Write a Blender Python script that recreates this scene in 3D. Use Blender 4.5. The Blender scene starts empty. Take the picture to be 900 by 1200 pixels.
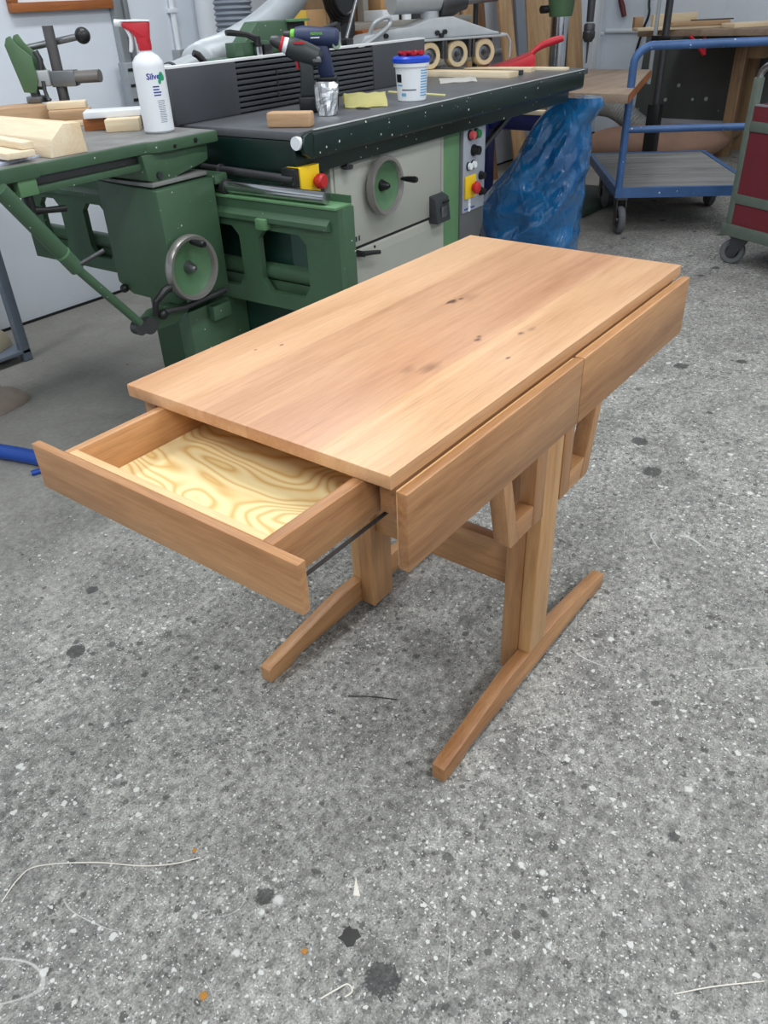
import bpy, bmesh, math, random
from mathutils import Vector, Matrix
random.seed(7)
S = bpy.context.scene
COL = S.collection

# ------------------------------------------------------------------ camera
CAM = Vector((-0.6564, -0.5054, 1.2457))
PITCH, YAW, ROLL, FPX = 0.5842, 0.6675, -0.0454, 914.0
F = Vector((math.cos(PITCH)*math.cos(YAW), math.cos(PITCH)*math.sin(YAW), -math.sin(PITCH)))
R0 = Vector((math.sin(YAW), -math.cos(YAW), 0)); U0 = R0.cross(F)
RV = R0*math.cos(ROLL) + U0*math.sin(ROLL); UV = -R0*math.sin(ROLL) + U0*math.cos(ROLL)
cam = bpy.data.cameras.new('camera'); camo = bpy.data.objects.new('camera', cam); COL.objects.link(camo)
M = Matrix((RV, UV, -F)).transposed().to_4x4(); M.translation = CAM
camo.matrix_world = M
cam.sensor_fit = 'VERTICAL'; cam.sensor_height = 36.0; cam.lens = 36.0*FPX/1200.0
cam.clip_start = 0.05; cam.clip_end = 60
S.camera = camo

# ------------------------------------------------------------------ world, lights, exposure
w = bpy.data.worlds.new('World'); S.world = w; w.use_nodes = True
w.node_tree.nodes['Background'].inputs[0].default_value = (0.85, 0.92, 1.0, 1)
w.node_tree.nodes['Background'].inputs[1].default_value = 0.3
def area(loc, sx, sy, power, col=(0.94, 0.97, 1.0)):
    l = bpy.data.lights.new('ceiling_lamp', 'AREA'); l.shape = 'RECTANGLE'; l.size = sx; l.size_y = sy
    l.energy = power; l.color = col
    o = bpy.data.objects.new('ceiling_lamp', l); COL.objects.link(o); o.location = loc
    return o
for lx in (-1.4, 1.2, 3.8, 6.2):
    for ly in (-2.3, -0.2, 1.9):
        area((lx, ly, 2.93), 1.5, 0.3, (32 if lx < 3 else (17 if lx < 5 else 9))*(1.25 if ly < -1 else (1.0 if ly < 1 else .85)))
S.view_settings.view_transform = 'Standard'; S.view_settings.look = 'None'
S.view_settings.gamma = 1.0; S.view_settings.use_curve_mapping = False
S.view_settings.exposure = 0.05

# ------------------------------------------------------------------ helpers
def lin(c):
    return tuple((v/12.92 if v <= 0.04045 else ((v+0.055)/1.055)**2.4) for v in [x/255.0 for x in c])
class G:
    def __init__(s): s.bm = bmesh.new()
    def face(s, pts):
        vs = [s.bm.verts.new(p) for p in pts]
        return s.bm.faces.new(vs)
    def box(s, x0, x1, y0, y1, z0, z1, m=None):
        c = [(x0,y0,z0),(x1,y0,z0),(x1,y1,z0),(x0,y1,z0),(x0,y0,z1),(x1,y0,z1),(x1,y1,z1),(x0,y1,z1)]
        if m is not None: c = [m @ Vector(p) for p in c]
        v = [s.bm.verts.new(p) for p in c]
        for f in ((0,3,2,1),(4,5,6,7),(0,1,5,4),(1,2,6,5),(2,3,7,6),(3,0,4,7)): s.bm.faces.new([v[i] for i in f])
        return s
    def prism(s, poly, axis, lo, hi, m=None):
        def P(p, t):
            q = {'x': (t, p[0], p[1]), 'y': (p[0], t, p[1]), 'z': (p[0], p[1], t)}[axis]
            return m @ Vector(q) if m is not None else q
        a = [s.bm.verts.new(P(p, lo)) for p in poly]; b = [s.bm.verts.new(P(p, hi)) for p in poly]
        n = len(poly); s.bm.faces.new(a); s.bm.faces.new(b[::-1])
        for i in range(n): s.bm.faces.new([a[i], b[i], b[(i+1) % n], a[(i+1) % n]])
        return s
    def ring(s, c, ux, uy, r, seg):
        return [s.bm.verts.new(c + ux*(r*math.cos(2*math.pi*i/seg)) + uy*(r*math.sin(2*math.pi*i/seg))) for i in range(seg)]
    def cyl(s, p0, p1, r0, r1=None, seg=20, caps=True):
        p0 = Vector(p0); p1 = Vector(p1); r1 = r0 if r1 is None else r1
        d = (p1-p0).normalized(); ux = d.orthogonal().normalized(); uy = d.cross(ux)
        a = s.ring(p0, ux, uy, r0, seg); b = s.ring(p1, ux, uy, r1, seg)
        for i in range(seg): s.bm.faces.new([a[i], a[(i+1) % seg], b[(i+1) % seg], b[i]])
        if caps: s.bm.faces.new(a[::-1]); s.bm.faces.new(b)
        return s
    def tube(s, pts, r, seg=12, caps=True):
        pts = [Vector(p) for p in pts]; n = len(pts)
        rr = r if isinstance(r, (list, tuple)) else [r]*n
        d = (pts[1]-pts[0]).normalized(); ux = d.orthogonal().normalized(); prev = None
        for i in range(n):
            t = (pts[min(i+1, n-1)] - pts[max(i-1, 0)]).normalized()
            ux = (ux - t*ux.dot(t)).normalized(); uy = t.cross(ux)
            rg = s.ring(pts[i], ux, uy, rr[i], seg)
            if prev:
                for k in range(seg): s.bm.faces.new([prev[k], prev[(k+1) % seg], rg[(k+1) % seg], rg[k]])
            elif caps: s.bm.faces.new(rg[::-1])
            prev = rg
        if caps: s.bm.faces.new(prev)
        return s
    def lathe(s, prof, c=(0,0,0), d=(0,0,1), seg=28, sx=1.0, sy=1.0):
        c = Vector(c); d = Vector(d).normalized()
        ux = Vector((1,0,0)) if abs(d.z) > .99 else d.orthogonal().normalized(); uy = d.cross(ux)
        prev = None
        for (r, h) in prof:
            if r < 1e-6: rg = [s.bm.verts.new(c + d*h)]
            else: rg = [s.bm.verts.new(c + d*h + ux*(sx*r*math.cos(2*math.pi*i/seg)) + uy*(sy*r*math.sin(2*math.pi*i/seg))) for i in range(seg)]
            if prev:
                if len(rg) == 1 and len(prev) > 1:
                    for k in range(seg): s.bm.faces.new([prev[k], prev[(k+1) % seg], rg[0]])
                elif len(prev) == 1 and len(rg) > 1:
                    for k in range(seg): s.bm.faces.new([prev[0], rg[(k+1) % seg], rg[k]])
                elif len(rg) > 1:
                    for k in range(seg): s.bm.faces.new([prev[k], prev[(k+1) % seg], rg[(k+1) % seg], rg[k]])
            prev = rg
        return s
    def ball(s, c, r, seg=18):
        return s.lathe([(r*math.sin(math.pi*i/10), -r*math.cos(math.pi*i/10)) for i in range(11)], c, (0,0,1), seg)
def obj(name, g, mat, parent=None, bevel=0.0, smooth=False, seg=2, **props):
    bm = g.bm
    bmesh.ops.recalc_face_normals(bm, faces=bm.faces[:])
    if bevel > 0:
        es = [e for e in bm.edges if len(e.link_faces) == 2 and e.calc_face_angle(0) > 0.5]
        bmesh.ops.bevel(bm, geom=es, offset=bevel, segments=seg, profile=0.5, affect='EDGES', clamp_overlap=True)
    me = bpy.data.meshes.new(name); bm.to_mesh(me); bm.free()
    if smooth or bevel > 0:
        for p in me.polygons: p.use_smooth = True
        me.set_sharp_from_angle(angle=math.radians(38 if smooth else 25))
    me.materials.append(mat)
    o = bpy.data.objects.new(name, me); COL.objects.link(o)
    if parent is not None: o.parent = parent
    for k, v in props.items(): o[k] = v
    return o
def tag(o, label, cat, group=None):
    o['label'] = label; o['category'] = cat
    if group: o['group'] = group
    return o
def thing(name, label, cat, loc=(0,0,0), rz=0.0, group=None):
    o = bpy.data.objects.new(name, None); COL.objects.link(o); o.empty_display_size = .05
    o.location = loc; o.rotation_euler = (0,0,rz)
    return tag(o, label, cat, group)
def structure(o):
    o['kind'] = 'structure'; return o
def spline(ctrl, n=10):
    P = [Vector(c) for c in ctrl]; P = [P[0]*2-P[1]]+P+[P[-1]*2-P[-2]]; out = []
    for i in range(1, len(P)-2):
        for k in range(n):
            t = k/n; a, b, c, d = P[i-1], P[i], P[i+1], P[i+2]
            out.append(.5*((2*b)+(c-a)*t+(2*a-5*b+4*c-d)*t*t+(3*b-a-3*c+d)*t**3))
    out.append(P[-2]); return out
VIEW = math.atan2(R0.y, R0.x)          # yaw of an item set square to the photographer

# ------------------------------------------------------------------ materials
def nodes(name):
    m = bpy.data.materials.new(name); m.use_nodes = True
    nt = m.node_tree; b = nt.nodes['Principled BSDF']
    return m, nt, b
def N(nt, t, **kw):
    n = nt.nodes.new(t)
    for k, v in kw.items():
        if isinstance(k, str) and hasattr(n, k): setattr(n, k, v)
    return n
def math_(nt, op, a, b=None, clamp=False):
    n = nt.nodes.new('ShaderNodeMath'); n.operation = op; n.use_clamp = clamp
    for i, v in enumerate((a, b)):
        if v is None: continue
        if isinstance(v, (int, float)): n.inputs[i].default_value = v
        else: nt.links.new(v, n.inputs[i])
    return n.outputs[0]
def mixc(nt, fac, a, b, mode='MIX'):
    n = nt.nodes.new('ShaderNodeMix'); n.data_type = 'RGBA'; n.blend_type = mode
    for sock, v in ((n.inputs[0], fac), (n.inputs[6], a), (n.inputs[7], b)):
        if isinstance(v, (int, float)): sock.default_value = v
        elif isinstance(v, tuple): sock.default_value = (*v[:3], 1)
        else: nt.links.new(v, sock)
    return n.outputs[2]
def noise(nt, vec, scale, detail=4, rough=.55, dist=0.0):
    n = nt.nodes.new('ShaderNodeTexNoise'); n.inputs['Scale'].default_value = scale
    n.inputs['Detail'].default_value = detail; n.inputs['Roughness'].default_value = rough
    n.inputs['Distortion'].default_value = dist
    if vec is not None: nt.links.new(vec, n.inputs['Vector'])
    return n.outputs['Fac']
def ramp(nt, fac, stops):
    n = nt.nodes.new('ShaderNodeValToRGB'); cr = n.color_ramp
    while len(cr.elements) < len(stops): cr.elements.new(0.5)
    for e, (p, c) in zip(cr.elements, stops):
        e.position = p; e.color = (*c[:3], 1) if isinstance(c, tuple) else (c, c, c, 1)
    nt.links.new(fac, n.inputs[0]); return n.outputs[0]
def objco(nt):
    return nt.nodes.new('ShaderNodeTexCoord').outputs['Object']
def mapping(nt, vec, scale=(1,1,1), loc=(0,0,0)):
    n = nt.nodes.new('ShaderNodeMapping'); n.inputs['Scale'].default_value = scale; n.inputs['Location'].default_value = loc
    nt.links.new(vec, n.inputs['Vector']); return n.outputs[0]
def bump(nt, b, h, strength=.2, dist=.002):
    n = nt.nodes.new('ShaderNodeBump'); n.inputs['Strength'].default_value = strength; n.inputs['Distance'].default_value = dist
    nt.links.new(h, n.inputs['Height']); nt.links.new(n.outputs[0], b.inputs['Normal'])
def paint(name, rgb, rough=.45, metal=0.0, var=.12, scale=9.0, specks=None, coat=0.0, bmp=.05, emit=None, trans=0.0):
    m, nt, b = nodes(name); c = lin(rgb); co = objco(nt)
    f = noise(nt, co, scale, 5, .6)
    lo = tuple(v*(1-var) for v in c); hi = tuple(min(1, v*(1+var)) for v in c)
    col = ramp(nt, f, [(.3, lo), (.7, hi)])
    if specks:                       # paint and dust flecks stuck to the surface
        sc, th, sp = specks
        v = nt.nodes.new('ShaderNodeTexVoronoi'); v.inputs['Scale'].default_value = sc; nt.links.new(co, v.inputs['Vector'])
        sep = nt.nodes.new('ShaderNodeSeparateColor'); nt.links.new(v.outputs['Color'], sep.inputs[0])
        rad = math_(nt, 'MULTIPLY', math_(nt, 'POWER', sep.outputs[0], 5.0), th)
        msk = math_(nt, 'MULTIPLY', math_(nt, 'SUBTRACT', rad, v.outputs['Distance']), 30.0, True)
        col = mixc(nt, msk, col, lin(sp))
    nt.links.new(col, b.inputs['Base Color'])
    b.inputs['Roughness'].default_value = rough; b.inputs['Metallic'].default_value = metal
    b.inputs['Coat Weight'].default_value = coat
    b.inputs['Transmission Weight'].default_value = trans
    if bmp: bump(nt, b, noise(nt, co, scale*14, 3), bmp, .001)
    return m
def wood(name, light, dark, axis='x', ring=22.0, stretch=14.0, rough=.42, knots=(), pores=.18, fine_w=.33, spread=(.34, .66)):
    m, nt, b = nodes(name); co = objco(nt)
    oi = nt.nodes.new('ShaderNodeObjectInfo')
    off = nt.nodes.new('ShaderNodeVectorMath'); off.operation = 'MULTIPLY_ADD'
    comb = nt.nodes.new('ShaderNodeCombineXYZ')
    for i in range(3): nt.links.new(oi.outputs['Random'], comb.inputs[i])
    nt.links.new(comb.outputs[0], off.inputs[0]); off.inputs[1].default_value = (7.3, 3.1, 5.7); nt.links.new(co, off.inputs[2])
    k = {'x': 0, 'y': 1, 'z': 2}[axis]
    s1 = [1.0, 1.0, 1.0]; s1[k] = 1.0/stretch
    v1 = mapping(nt, off.outputs[0], tuple(s1))
    big = noise(nt, v1, ring*.55, 3, .5, .6)
    fine = noise(nt, v1, ring*5.0, 5, .65, .2)
    s2 = [1.0, 1.0, 1.0]; s2[k] = 1.0/(stretch*3)
    v2 = mapping(nt, off.outputs[0], tuple(s2))
    pore = noise(nt, v2, ring*30.0, 2, .6)
    blotch = noise(nt, mapping(nt, off.outputs[0], tuple(.35 if i == k else 1.0 for i in range(3))), 6.0, 2)
    f = math_(nt, 'ADD', math_(nt, 'MULTIPLY', big, .55), math_(nt, 'ADD', math_(nt, 'MULTIPLY', fine, fine_w), math_(nt, 'MULTIPLY', blotch, .14)))
    L, D = lin(light), lin(dark)
    mid = tuple((a+c)/2 for a, c in zip(L, D))
    col = ramp(nt, f, [(spread[0], D), ((spread[0]+spread[1])/2, mid), (spread[1], L)])
    pm = ramp(nt, pore, [(.30, 1.0-pores), (.5, 1.0)])
    col = mixc(nt, 1.0, col, pm, 'MULTIPLY')
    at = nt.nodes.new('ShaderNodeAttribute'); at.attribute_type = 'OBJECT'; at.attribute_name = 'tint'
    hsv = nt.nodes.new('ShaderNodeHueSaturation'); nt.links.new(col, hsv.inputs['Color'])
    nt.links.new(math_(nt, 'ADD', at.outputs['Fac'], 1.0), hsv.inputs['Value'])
    col = hsv.outputs[0]
    for (kx, ky, kr, ks) in knots:
        vm = nt.nodes.new('ShaderNodeVectorMath'); vm.operation = 'SUBTRACT'; nt.links.new(co, vm.inputs[0]); vm.inputs[1].default_value = (kx, ky, .75)
        mp = mapping(nt, vm.outputs[0], (1/(kr*1.6), 1/kr, 0.0))
        ln = nt.nodes.new('ShaderNodeVectorMath'); ln.operation = 'LENGTH'; nt.links.new(mp, ln.inputs[0])
        dd = math_(nt, 'ADD', ln.outputs['Value'], math_(nt, 'MULTIPLY', math_(nt, 'SUBTRACT', fine, .5), 1.6))
        msk = math_(nt, 'MULTIPLY', math_(nt, 'SUBTRACT', 1.0, dd, True), ks, True)
        col = mixc(nt, msk, col, lin((92, 52, 26)))
    nt.links.new(col, b.inputs['Base Color'])
    b.inputs['Roughness'].default_value = rough
    bump(nt, b, fine, .06, .001)
    return m

KN = [(.592,.288,.011,1.6),(.615,.283,.006,1.5),(.306,.146,.020,.5),(.448,.144,.007,1.3),(.462,.150,.005,1.2),(.512,.097,.007,1.2),(.540,.090,.010,.5),(.253,.42,.004,1.3),(.213,.443,.0035,1.3),(.405,.062,.0045,1.2),(.63,.275,.022,.35),(.28,.17,.014,.4)]
CL, CD = (208,157,108), (144,95,56)
w_tops = [wood('alder_top_%d' % i, l, d, 'x', knots=KN, rough=.34, fine_w=.24, spread=(.30,.68)) for i, (l, d) in enumerate((((234,192,147),(184,132,88)), ((224,176,136),(172,118,80)), ((232,188,148),(180,128,88)), ((234,192,150),(188,136,92))))]
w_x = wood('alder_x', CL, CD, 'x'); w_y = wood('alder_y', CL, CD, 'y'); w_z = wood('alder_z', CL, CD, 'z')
w_light = wood('alder_light', (228,184,130), (190,138,86), 'x')
w_lighty = wood('alder_light_y', (240,200,148), (212,162,108), 'y')
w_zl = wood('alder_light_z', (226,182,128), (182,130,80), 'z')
w_pale = wood('pale_pine_y', (242,230,206), (222,194,152), 'y', rough=.6, pores=.08)
w_palex = wood('pale_pine_x', (240,226,198), (218,190,148), 'x', rough=.6, pores=.08)
w_palez = wood('pale_board_z', (206,172,130), (160,120,80), 'z', rough=.6, pores=.1)
w_brownz = wood('brown_board_z', (160,118,80), (108,74,48), 'z', rough=.6)
w_old = wood('old_bench_wood', (168,136,100), (110,84,60), 'z', rough=.65)
w_grey = wood('weathered_deck_x', (150,150,148), (92,92,92), 'x', rough=.7, ring=30)
w_tan = wood('tan_block_x', (205,170,132), (160,124,90), 'x', rough=.6)
w_orange = wood('orange_box_x', (190,116,58), (134,74,34), 'x', rough=.5)
w_bench = wood('drill_table_wood', (164,144,124), (126,106,88), 'x', rough=.6)
green = paint('machine_green', (64,92,68), .42, var=.10, specks=(75, .22, (190,195,185)), scale=6)
green_l = paint('machine_green_light', (92,132,92), .45, var=.08, scale=6)
green_d = paint('machine_dark_green', (9,34,28), .34, var=.25, specks=(62, .30, (200,205,195)), scale=8, coat=.0)
beige = paint('cabinet_grey', (164,166,156), .45, var=.04, scale=4)
gap_m = paint('dark_gap', (26,28,28), .8, var=.1)
steel_t = paint('table_steel', (98,100,104), .36, .25, var=.2, scale=5)
steel_d = paint('dusty_steel', (128,128,126), .5, .15, var=.25, scale=12)
fence_m = paint('fence_grey', (74,77,82), .42, .1, var=.06, scale=6)
edge_m = paint('aluminium_edge', (176,180,182), .35, .6, var=.08)
chrome = paint('chrome', (190,192,194), .18, 1.0, var=.06, bmp=.0)
steel = paint('bare_steel', (128,130,132), .33, .85, var=.12)
dsteel = paint('dark_steel', (78,78,80), .4, .7, var=.15)
black = paint('black_plastic', (20,21,23), .4, var=.15)
dgrey = paint('dark_grey_plastic', (52,56,60), .5, var=.1)
red = paint('red_plastic', (190,28,44), .38, var=.1)
redm = paint('mushroom_red', (188,36,38), .4, var=.12)
yellow = paint('yellow_plastic', (236,196,26), .45, var=.06, specks=(60,.3,(245,240,225)))
white = paint('white_plastic', (232,236,240), .35, var=.02)
lblue = paint('label_blue', (44,60,150), .5, var=.05); lgreen = paint('label_green', (40,160,110), .5, var=.1)
ltext = paint('label_text', (96,104,128), .6, var=.05)
navy = paint('navy_plastic', (36,48,82), .5, var=.1); lime = paint('lime_plastic', (110,190,50), .5)
foil = paint('silver_foil', (205,208,210), .22, .9, var=.15, scale=40, bmp=.6)
blue_lid = paint('blue_lid', (26,72,196), .35, var=.06)
ruby = paint('ruby_plastic', (168,14,40), .15, var=.2)
paper_y = paint('yellow_paper', (232,226,160), .7, var=.06); paper_w = paint('white_paper', (236,234,228), .75, var=.04)
bagblue = None
navy_frame = paint('navy_frame', (18,28,92), .45, var=.15)
trolley_blue = paint('trolley_blue', (64,98,146), .4, var=.2, specks=(40,.25,(200,205,210)))
cart_red = paint('cart_red', (108,36,44), .5, var=.08)
cart_frame = paint('cart_grey_green', (104,114,104), .5, .2, var=.12)
rubber = paint('grey_rubber', (96,98,100), .7, var=.15)
dkrubber = paint('dark_rubber', (44,44,46), .7, var=.15)
castal = paint('cast_aluminium', (176,180,182), .42, .35, var=.1)
tyre = paint('roller_rubber', (206,186,150), .65, var=.08)
hose_w = paint('silver_hose', (182,188,192), .35, .15, var=.06)
hose_g = paint('grey_hose', (128,136,146), .5, var=.06)
panel_dk = paint('dark_panel', (82,86,84), .6, var=.08, specks=(14,.3,(190,195,190)))
sack_m = paint('brown_sack', (150,118,100), .8, var=.1)
burlap = paint('beige_cloth', (176,166,142), .9, var=.1, bmp=.4)
burlap2 = paint('dusty_cloth', (150,136,126), .9, var=.18, bmp=.4)
hoseblue = paint('blue_pvc', (18,70,160), .35, var=.08)
pole_grey = paint('stand_grey', (122,132,146), .45, .2, var=.06)
clampgreen = paint('clamp_green', (82,112,80), .45, var=.08)
cardb = paint('cardboard', (190,150,104), .8, var=.06); cardy = paint('yellow_carton', (226,186,70), .7, var=.05)
btn_green = paint('green_button', (40,110,70), .4); btn_red = paint('pink_button', (190,80,84), .4)
panel_lt = paint('control_face', (166,172,182), .4, .2, var=.03)
shelf_m = paint('grey_shelf', (150,146,138), .6, var=.08)

# wall paint
def wall_mat():
    m, nt, b = nodes('wall_paint'); co = objco(nt)
    f = noise(nt, co, 1.2, 6, .6)
    col = ramp(nt, f, [(.3, lin((216,223,232))), (.7, lin((230,236,243)))])
    sm = noise(nt, mapping(nt, co, (1,1,.5)), 9, 4, .7)
    col = mixc(nt, math_(nt, 'MULTIPLY', math_(nt, 'SUBTRACT', sm, .62, True), 1.2, True), col, lin((165,168,170)))
    nt.links.new(col, b.inputs['Base Color']); b.inputs['Roughness'].default_value = .6
    bump(nt, b, noise(nt, co, 60, 3), .08, .002)
    return m
wallm = wall_mat()
ceil_m = paint('ceiling_paint', (228,230,230), .8, var=.02)

def floor_mat():
    m, nt, b = nodes('worn_concrete'); co = objco(nt)
    n1 = nt.nodes.new('ShaderNodeTexNoise'); n1.inputs['Scale'].default_value = 70; n1.inputs['Detail'].default_value = 3; nt.links.new(co, n1.inputs['Vector'])
    wv = nt.nodes.new('ShaderNodeVectorMath'); wv.operation = 'MULTIPLY_ADD'; nt.links.new(n1.outputs['Color'], wv.inputs[0]); wv.inputs[1].default_value = (.014,.014,0); nt.links.new(co, wv.inputs[2])
    wc = wv.outputs[0]
    big = noise(nt, co, 1.3, 6, .6); med = noise(nt, co, 7, 7, .65, .4); fine = noise(nt, co, 55, 6, .7); grit = noise(nt, co, 260, 3, .7)
    base = ramp(nt, med, [(.25, lin((108,107,103))), (.5, lin((140,139,134))), (.75, lin((168,167,161)))])
    base = mixc(nt, ramp(nt, big, [(.42, 0.0), (.68, .55)]), base, lin((128,127,123)))
    # how strongly the splashes cover an area: heavy by the bench, lighter towards the machines
    sx = nt.nodes.new('ShaderNodeSeparateXYZ'); nt.links.new(co, sx.inputs[0])
    trodden = math_(nt, 'SUBTRACT', 1.0, math_(nt, 'MULTIPLY', math_(nt, 'SUBTRACT', math_(nt, 'ADD', sx.outputs[1], math_(nt, 'MULTIPLY', med, .8)), 1.35), 1.0, True))
    base = mixc(nt, math_(nt, 'ADD', math_(nt, 'MULTIPLY', trodden, .45), .40), base, ramp(nt, fine, [(.30, .12), (.5, .5), (.70, .88)]), 'OVERLAY')
    base = mixc(nt, math_(nt, 'ADD', math_(nt, 'MULTIPLY', trodden, .50), .12), base, ramp(nt, grit, [(.33, .15), (.67, .85)]), 'OVERLAY')
    base = mixc(nt, math_(nt, 'MULTIPLY', math_(nt, 'SUBTRACT', 1.0, trodden), .6), base, lin((150,146,138)))
    dens = math_(nt, 'MULTIPLY', ramp(nt, noise(nt, co, 2.2, 4, .6), [(.30, .55), (.62, 1.0)]), math_(nt, 'ADD', math_(nt, 'MULTIPLY', trodden, .8), .2))
    jag = math_(nt, 'MULTIPLY', math_(nt, 'SUBTRACT', noise(nt, co, 130, 4, .7), .5), .55)
    def fleck(scale, R, k, off, sharp=26.0, dn=None):
        v = nt.nodes.new('ShaderNodeTexVoronoi'); v.inputs['Scale'].default_value = scale; v.voronoi_dimensions = '2D'
        nt.links.new(mapping(nt, wc, (1,1,1), off), v.inputs['Vector'])
        sep = nt.nodes.new('ShaderNodeSeparateColor'); nt.links.new(v.outputs['Color'], sep.inputs[0])
        rad = math_(nt, 'MULTIPLY', math_(nt, 'MULTIPLY', math_(nt, 'POWER', sep.outputs[0], k), R), dens if dn is None else dn)
        d = math_(nt, 'MULTIPLY', v.outputs['Distance'], math_(nt, 'ADD', math_(nt, 'MULTIPLY', jag, 2.4), 1.0))
        return math_(nt, 'MULTIPLY', math_(nt, 'SUBTRACT', rad, d), sharp, True)
    def mx(a, c): return math_(nt, 'MAXIMUM', a, c)
    patch_d = mx(ramp(nt, noise(nt, wc, 15, 6, .7), [(.57, 0.0), (.63, 1.0)]), ramp(nt, noise(nt, wc, 48, 4, .7), [(.60, 0.0), (.65, 1.0)]))
    base = mixc(nt, math_(nt, 'MULTIPLY', patch_d, math_(nt, 'MULTIPLY', trodden, .60)), base, lin((92,92,91)))
    patch_l = ramp(nt, noise(nt, mapping(nt, wc, (1,1,1), (3,5,1)), 32, 6, .75), [(.58, 0.0), (.66, 1.0)])
    base = mixc(nt, math_(nt, 'MULTIPLY', patch_l, math_(nt, 'MULTIPLY', trodden, .45)), base, lin((196,196,192)))
    dk = mx(mx(fleck(9, .22, 7, (3.1,1.7,0), 9), fleck(38, .36, 6, (9.1,4.7,0), 12)), fleck(110, .42, 4, (5.3,8.7,0), 10))
    soil = math_(nt, 'MULTIPLY', ramp(nt, noise(nt, mapping(nt, wc, (1,1,1), (2.2,.4,0)), 2.6, 5, .65), [(.50, 0.0), (.62, 1.0)]), trodden)
    sd = mx(fleck(60, .60, 1.6, (8.3,1.1,0), 6, soil), fleck(150, .60, 1.6, (1.7,3.3,0), 6, soil))
    base = mixc(nt, math_(nt, 'MULTIPLY', sd, .62), base, lin((86,85,83)))
    dk = mx(dk, fleck(24, .26, 7, (6.6,9.4,0), 30))
    col = mixc(nt, math_(nt, 'MULTIPLY', dk, .76), base, lin((66,65,64)))
    stain = math_(nt, 'MULTIPLY', ramp(nt, noise(nt, wc, 5.0, 5, .6), [(.62, 0.0), (.69, 1.0)]), math_(nt, 'MULTIPLY', trodden, .5))
    col = mixc(nt, stain, col, lin((92,91,90)))
    wh = mx(mx(fleck(10, .12, 7, (.3,.9,0)), fleck(30, .22, 6, (1.3,2.9,0))), mx(fleck(75, .34, 5, (4.3,7.9,0), 14), fleck(190, .42, 4, (2.3,6.9,0), 9)))
    col = mixc(nt, math_(nt, 'MULTIPLY', wh, .85), col, lin((214,214,210)))
    # hairline scratches
    sc = noise(nt, mapping(nt, co, (1,1,1), (4.2,8.8,0)), 1.6, 1.5, .5, .7)
    hair = math_(nt, 'MULTIPLY', math_(nt, 'SUBTRACT', .0007, math_(nt, 'ABSOLUTE', math_(nt, 'SUBTRACT', sc, .5))), 2600.0, True)
    hair = math_(nt, 'MULTIPLY', hair, math_(nt, 'MULTIPLY', ramp(nt, noise(nt, co, 5, 3), [(.5, 0.0), (.6, .6)]), trodden))
    col = mixc(nt, hair, col, lin((210,210,206)))
    blk = fleck(6, .26, 12, (7.7,2.2,0), 45)
    col = mixc(nt, math_(nt, 'MULTIPLY', blk, .8), col, lin((52,52,52)))
    nt.links.new(col, b.inputs['Base Color'])
    b.inputs['Roughness'].default_value = .72
    h = math_(nt, 'ADD', math_(nt, 'MULTIPLY', fine, .6), math_(nt, 'MULTIPLY', grit, .4))
    bump(nt, b, h, .35, .003)
    return m

def ply_mat():
    m, nt, b = nodes('pine_plywood'); co = objco(nt)
    v = mapping(nt, co, (6.5, 2.6, 1.0), (.3, -.55, 0))
    f = noise(nt, v, 1.35, 1.5, .45, .35)
    wv = math_(nt, 'ABSOLUTE', math_(nt, 'SINE', math_(nt, 'MULTIPLY', f, 70.0)))
    col = ramp(nt, wv, [(.0, lin((212,170,104))), (.5, lin((228,200,140))), (1.0, lin((238,218,166)))])
    nt.links.new(col, b.inputs['Base Color']); b.inputs['Roughness'].default_value = .55
    return m
def bag_mat():
    m, nt, b = nodes('blue_film'); co = objco(nt)
    f = noise(nt, co, 5, 4)
    nt.links.new(ramp(nt, f, [(.3, lin((14,80,134))), (.7, lin((34,120,180)))]), b.inputs['Base Color'])
    b.inputs['Roughness'].default_value = .16
    b.inputs['Coat Weight'].default_value = 1.0; b.inputs['Coat Roughness'].default_value = .05
    h = math_(nt, 'ABSOLUTE', math_(nt, 'SUBTRACT', noise(nt, mapping(nt, co, (1,1,.6)), 11, 2, .5, 1.0), .5))
    h = math_(nt, 'ADD', h, math_(nt, 'MULTIPLY', math_(nt, 'ABSOLUTE', math_(nt, 'SUBTRACT', noise(nt, co, 30, 2, .5, .6), .5)), .15))
    bump(nt, b, h, .5, .05)
    return m

# ------------------------------------------------------------------ the room
X0, X1, Y0, Y1, ZC = -3.4, 7.62, -4.2, 3.07, 3.0
structure(obj('floor', G().box(X0-.1, X1+.1, Y0-.1, Y1+.1, -.1, 0), floor_mat()))
structure(obj('ceiling', G().box(X0-.1, X1+.1, Y0-.1, Y1+.1, ZC, ZC+.1), ceil_m))
structure(obj('wall_back', G().box(X0-.1, X1+.1, Y1, Y1+.1, 0, ZC), wallm))
structure(obj('wall_right', G().box(X1, X1+.1, Y0, Y1, 0, ZC), wallm))
structure(obj('wall_left', G().box(X0-.1, X0, Y0, Y1, 0, ZC), wallm))
structure(obj('wall_front', G().box(X0-.1, X1+.1, Y0-.1, Y0, 0, ZC), wallm))
structure(obj('baseboard_back', G().box(X0, X1, Y1-.006, Y1, 0, .012), gap_m))

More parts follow.
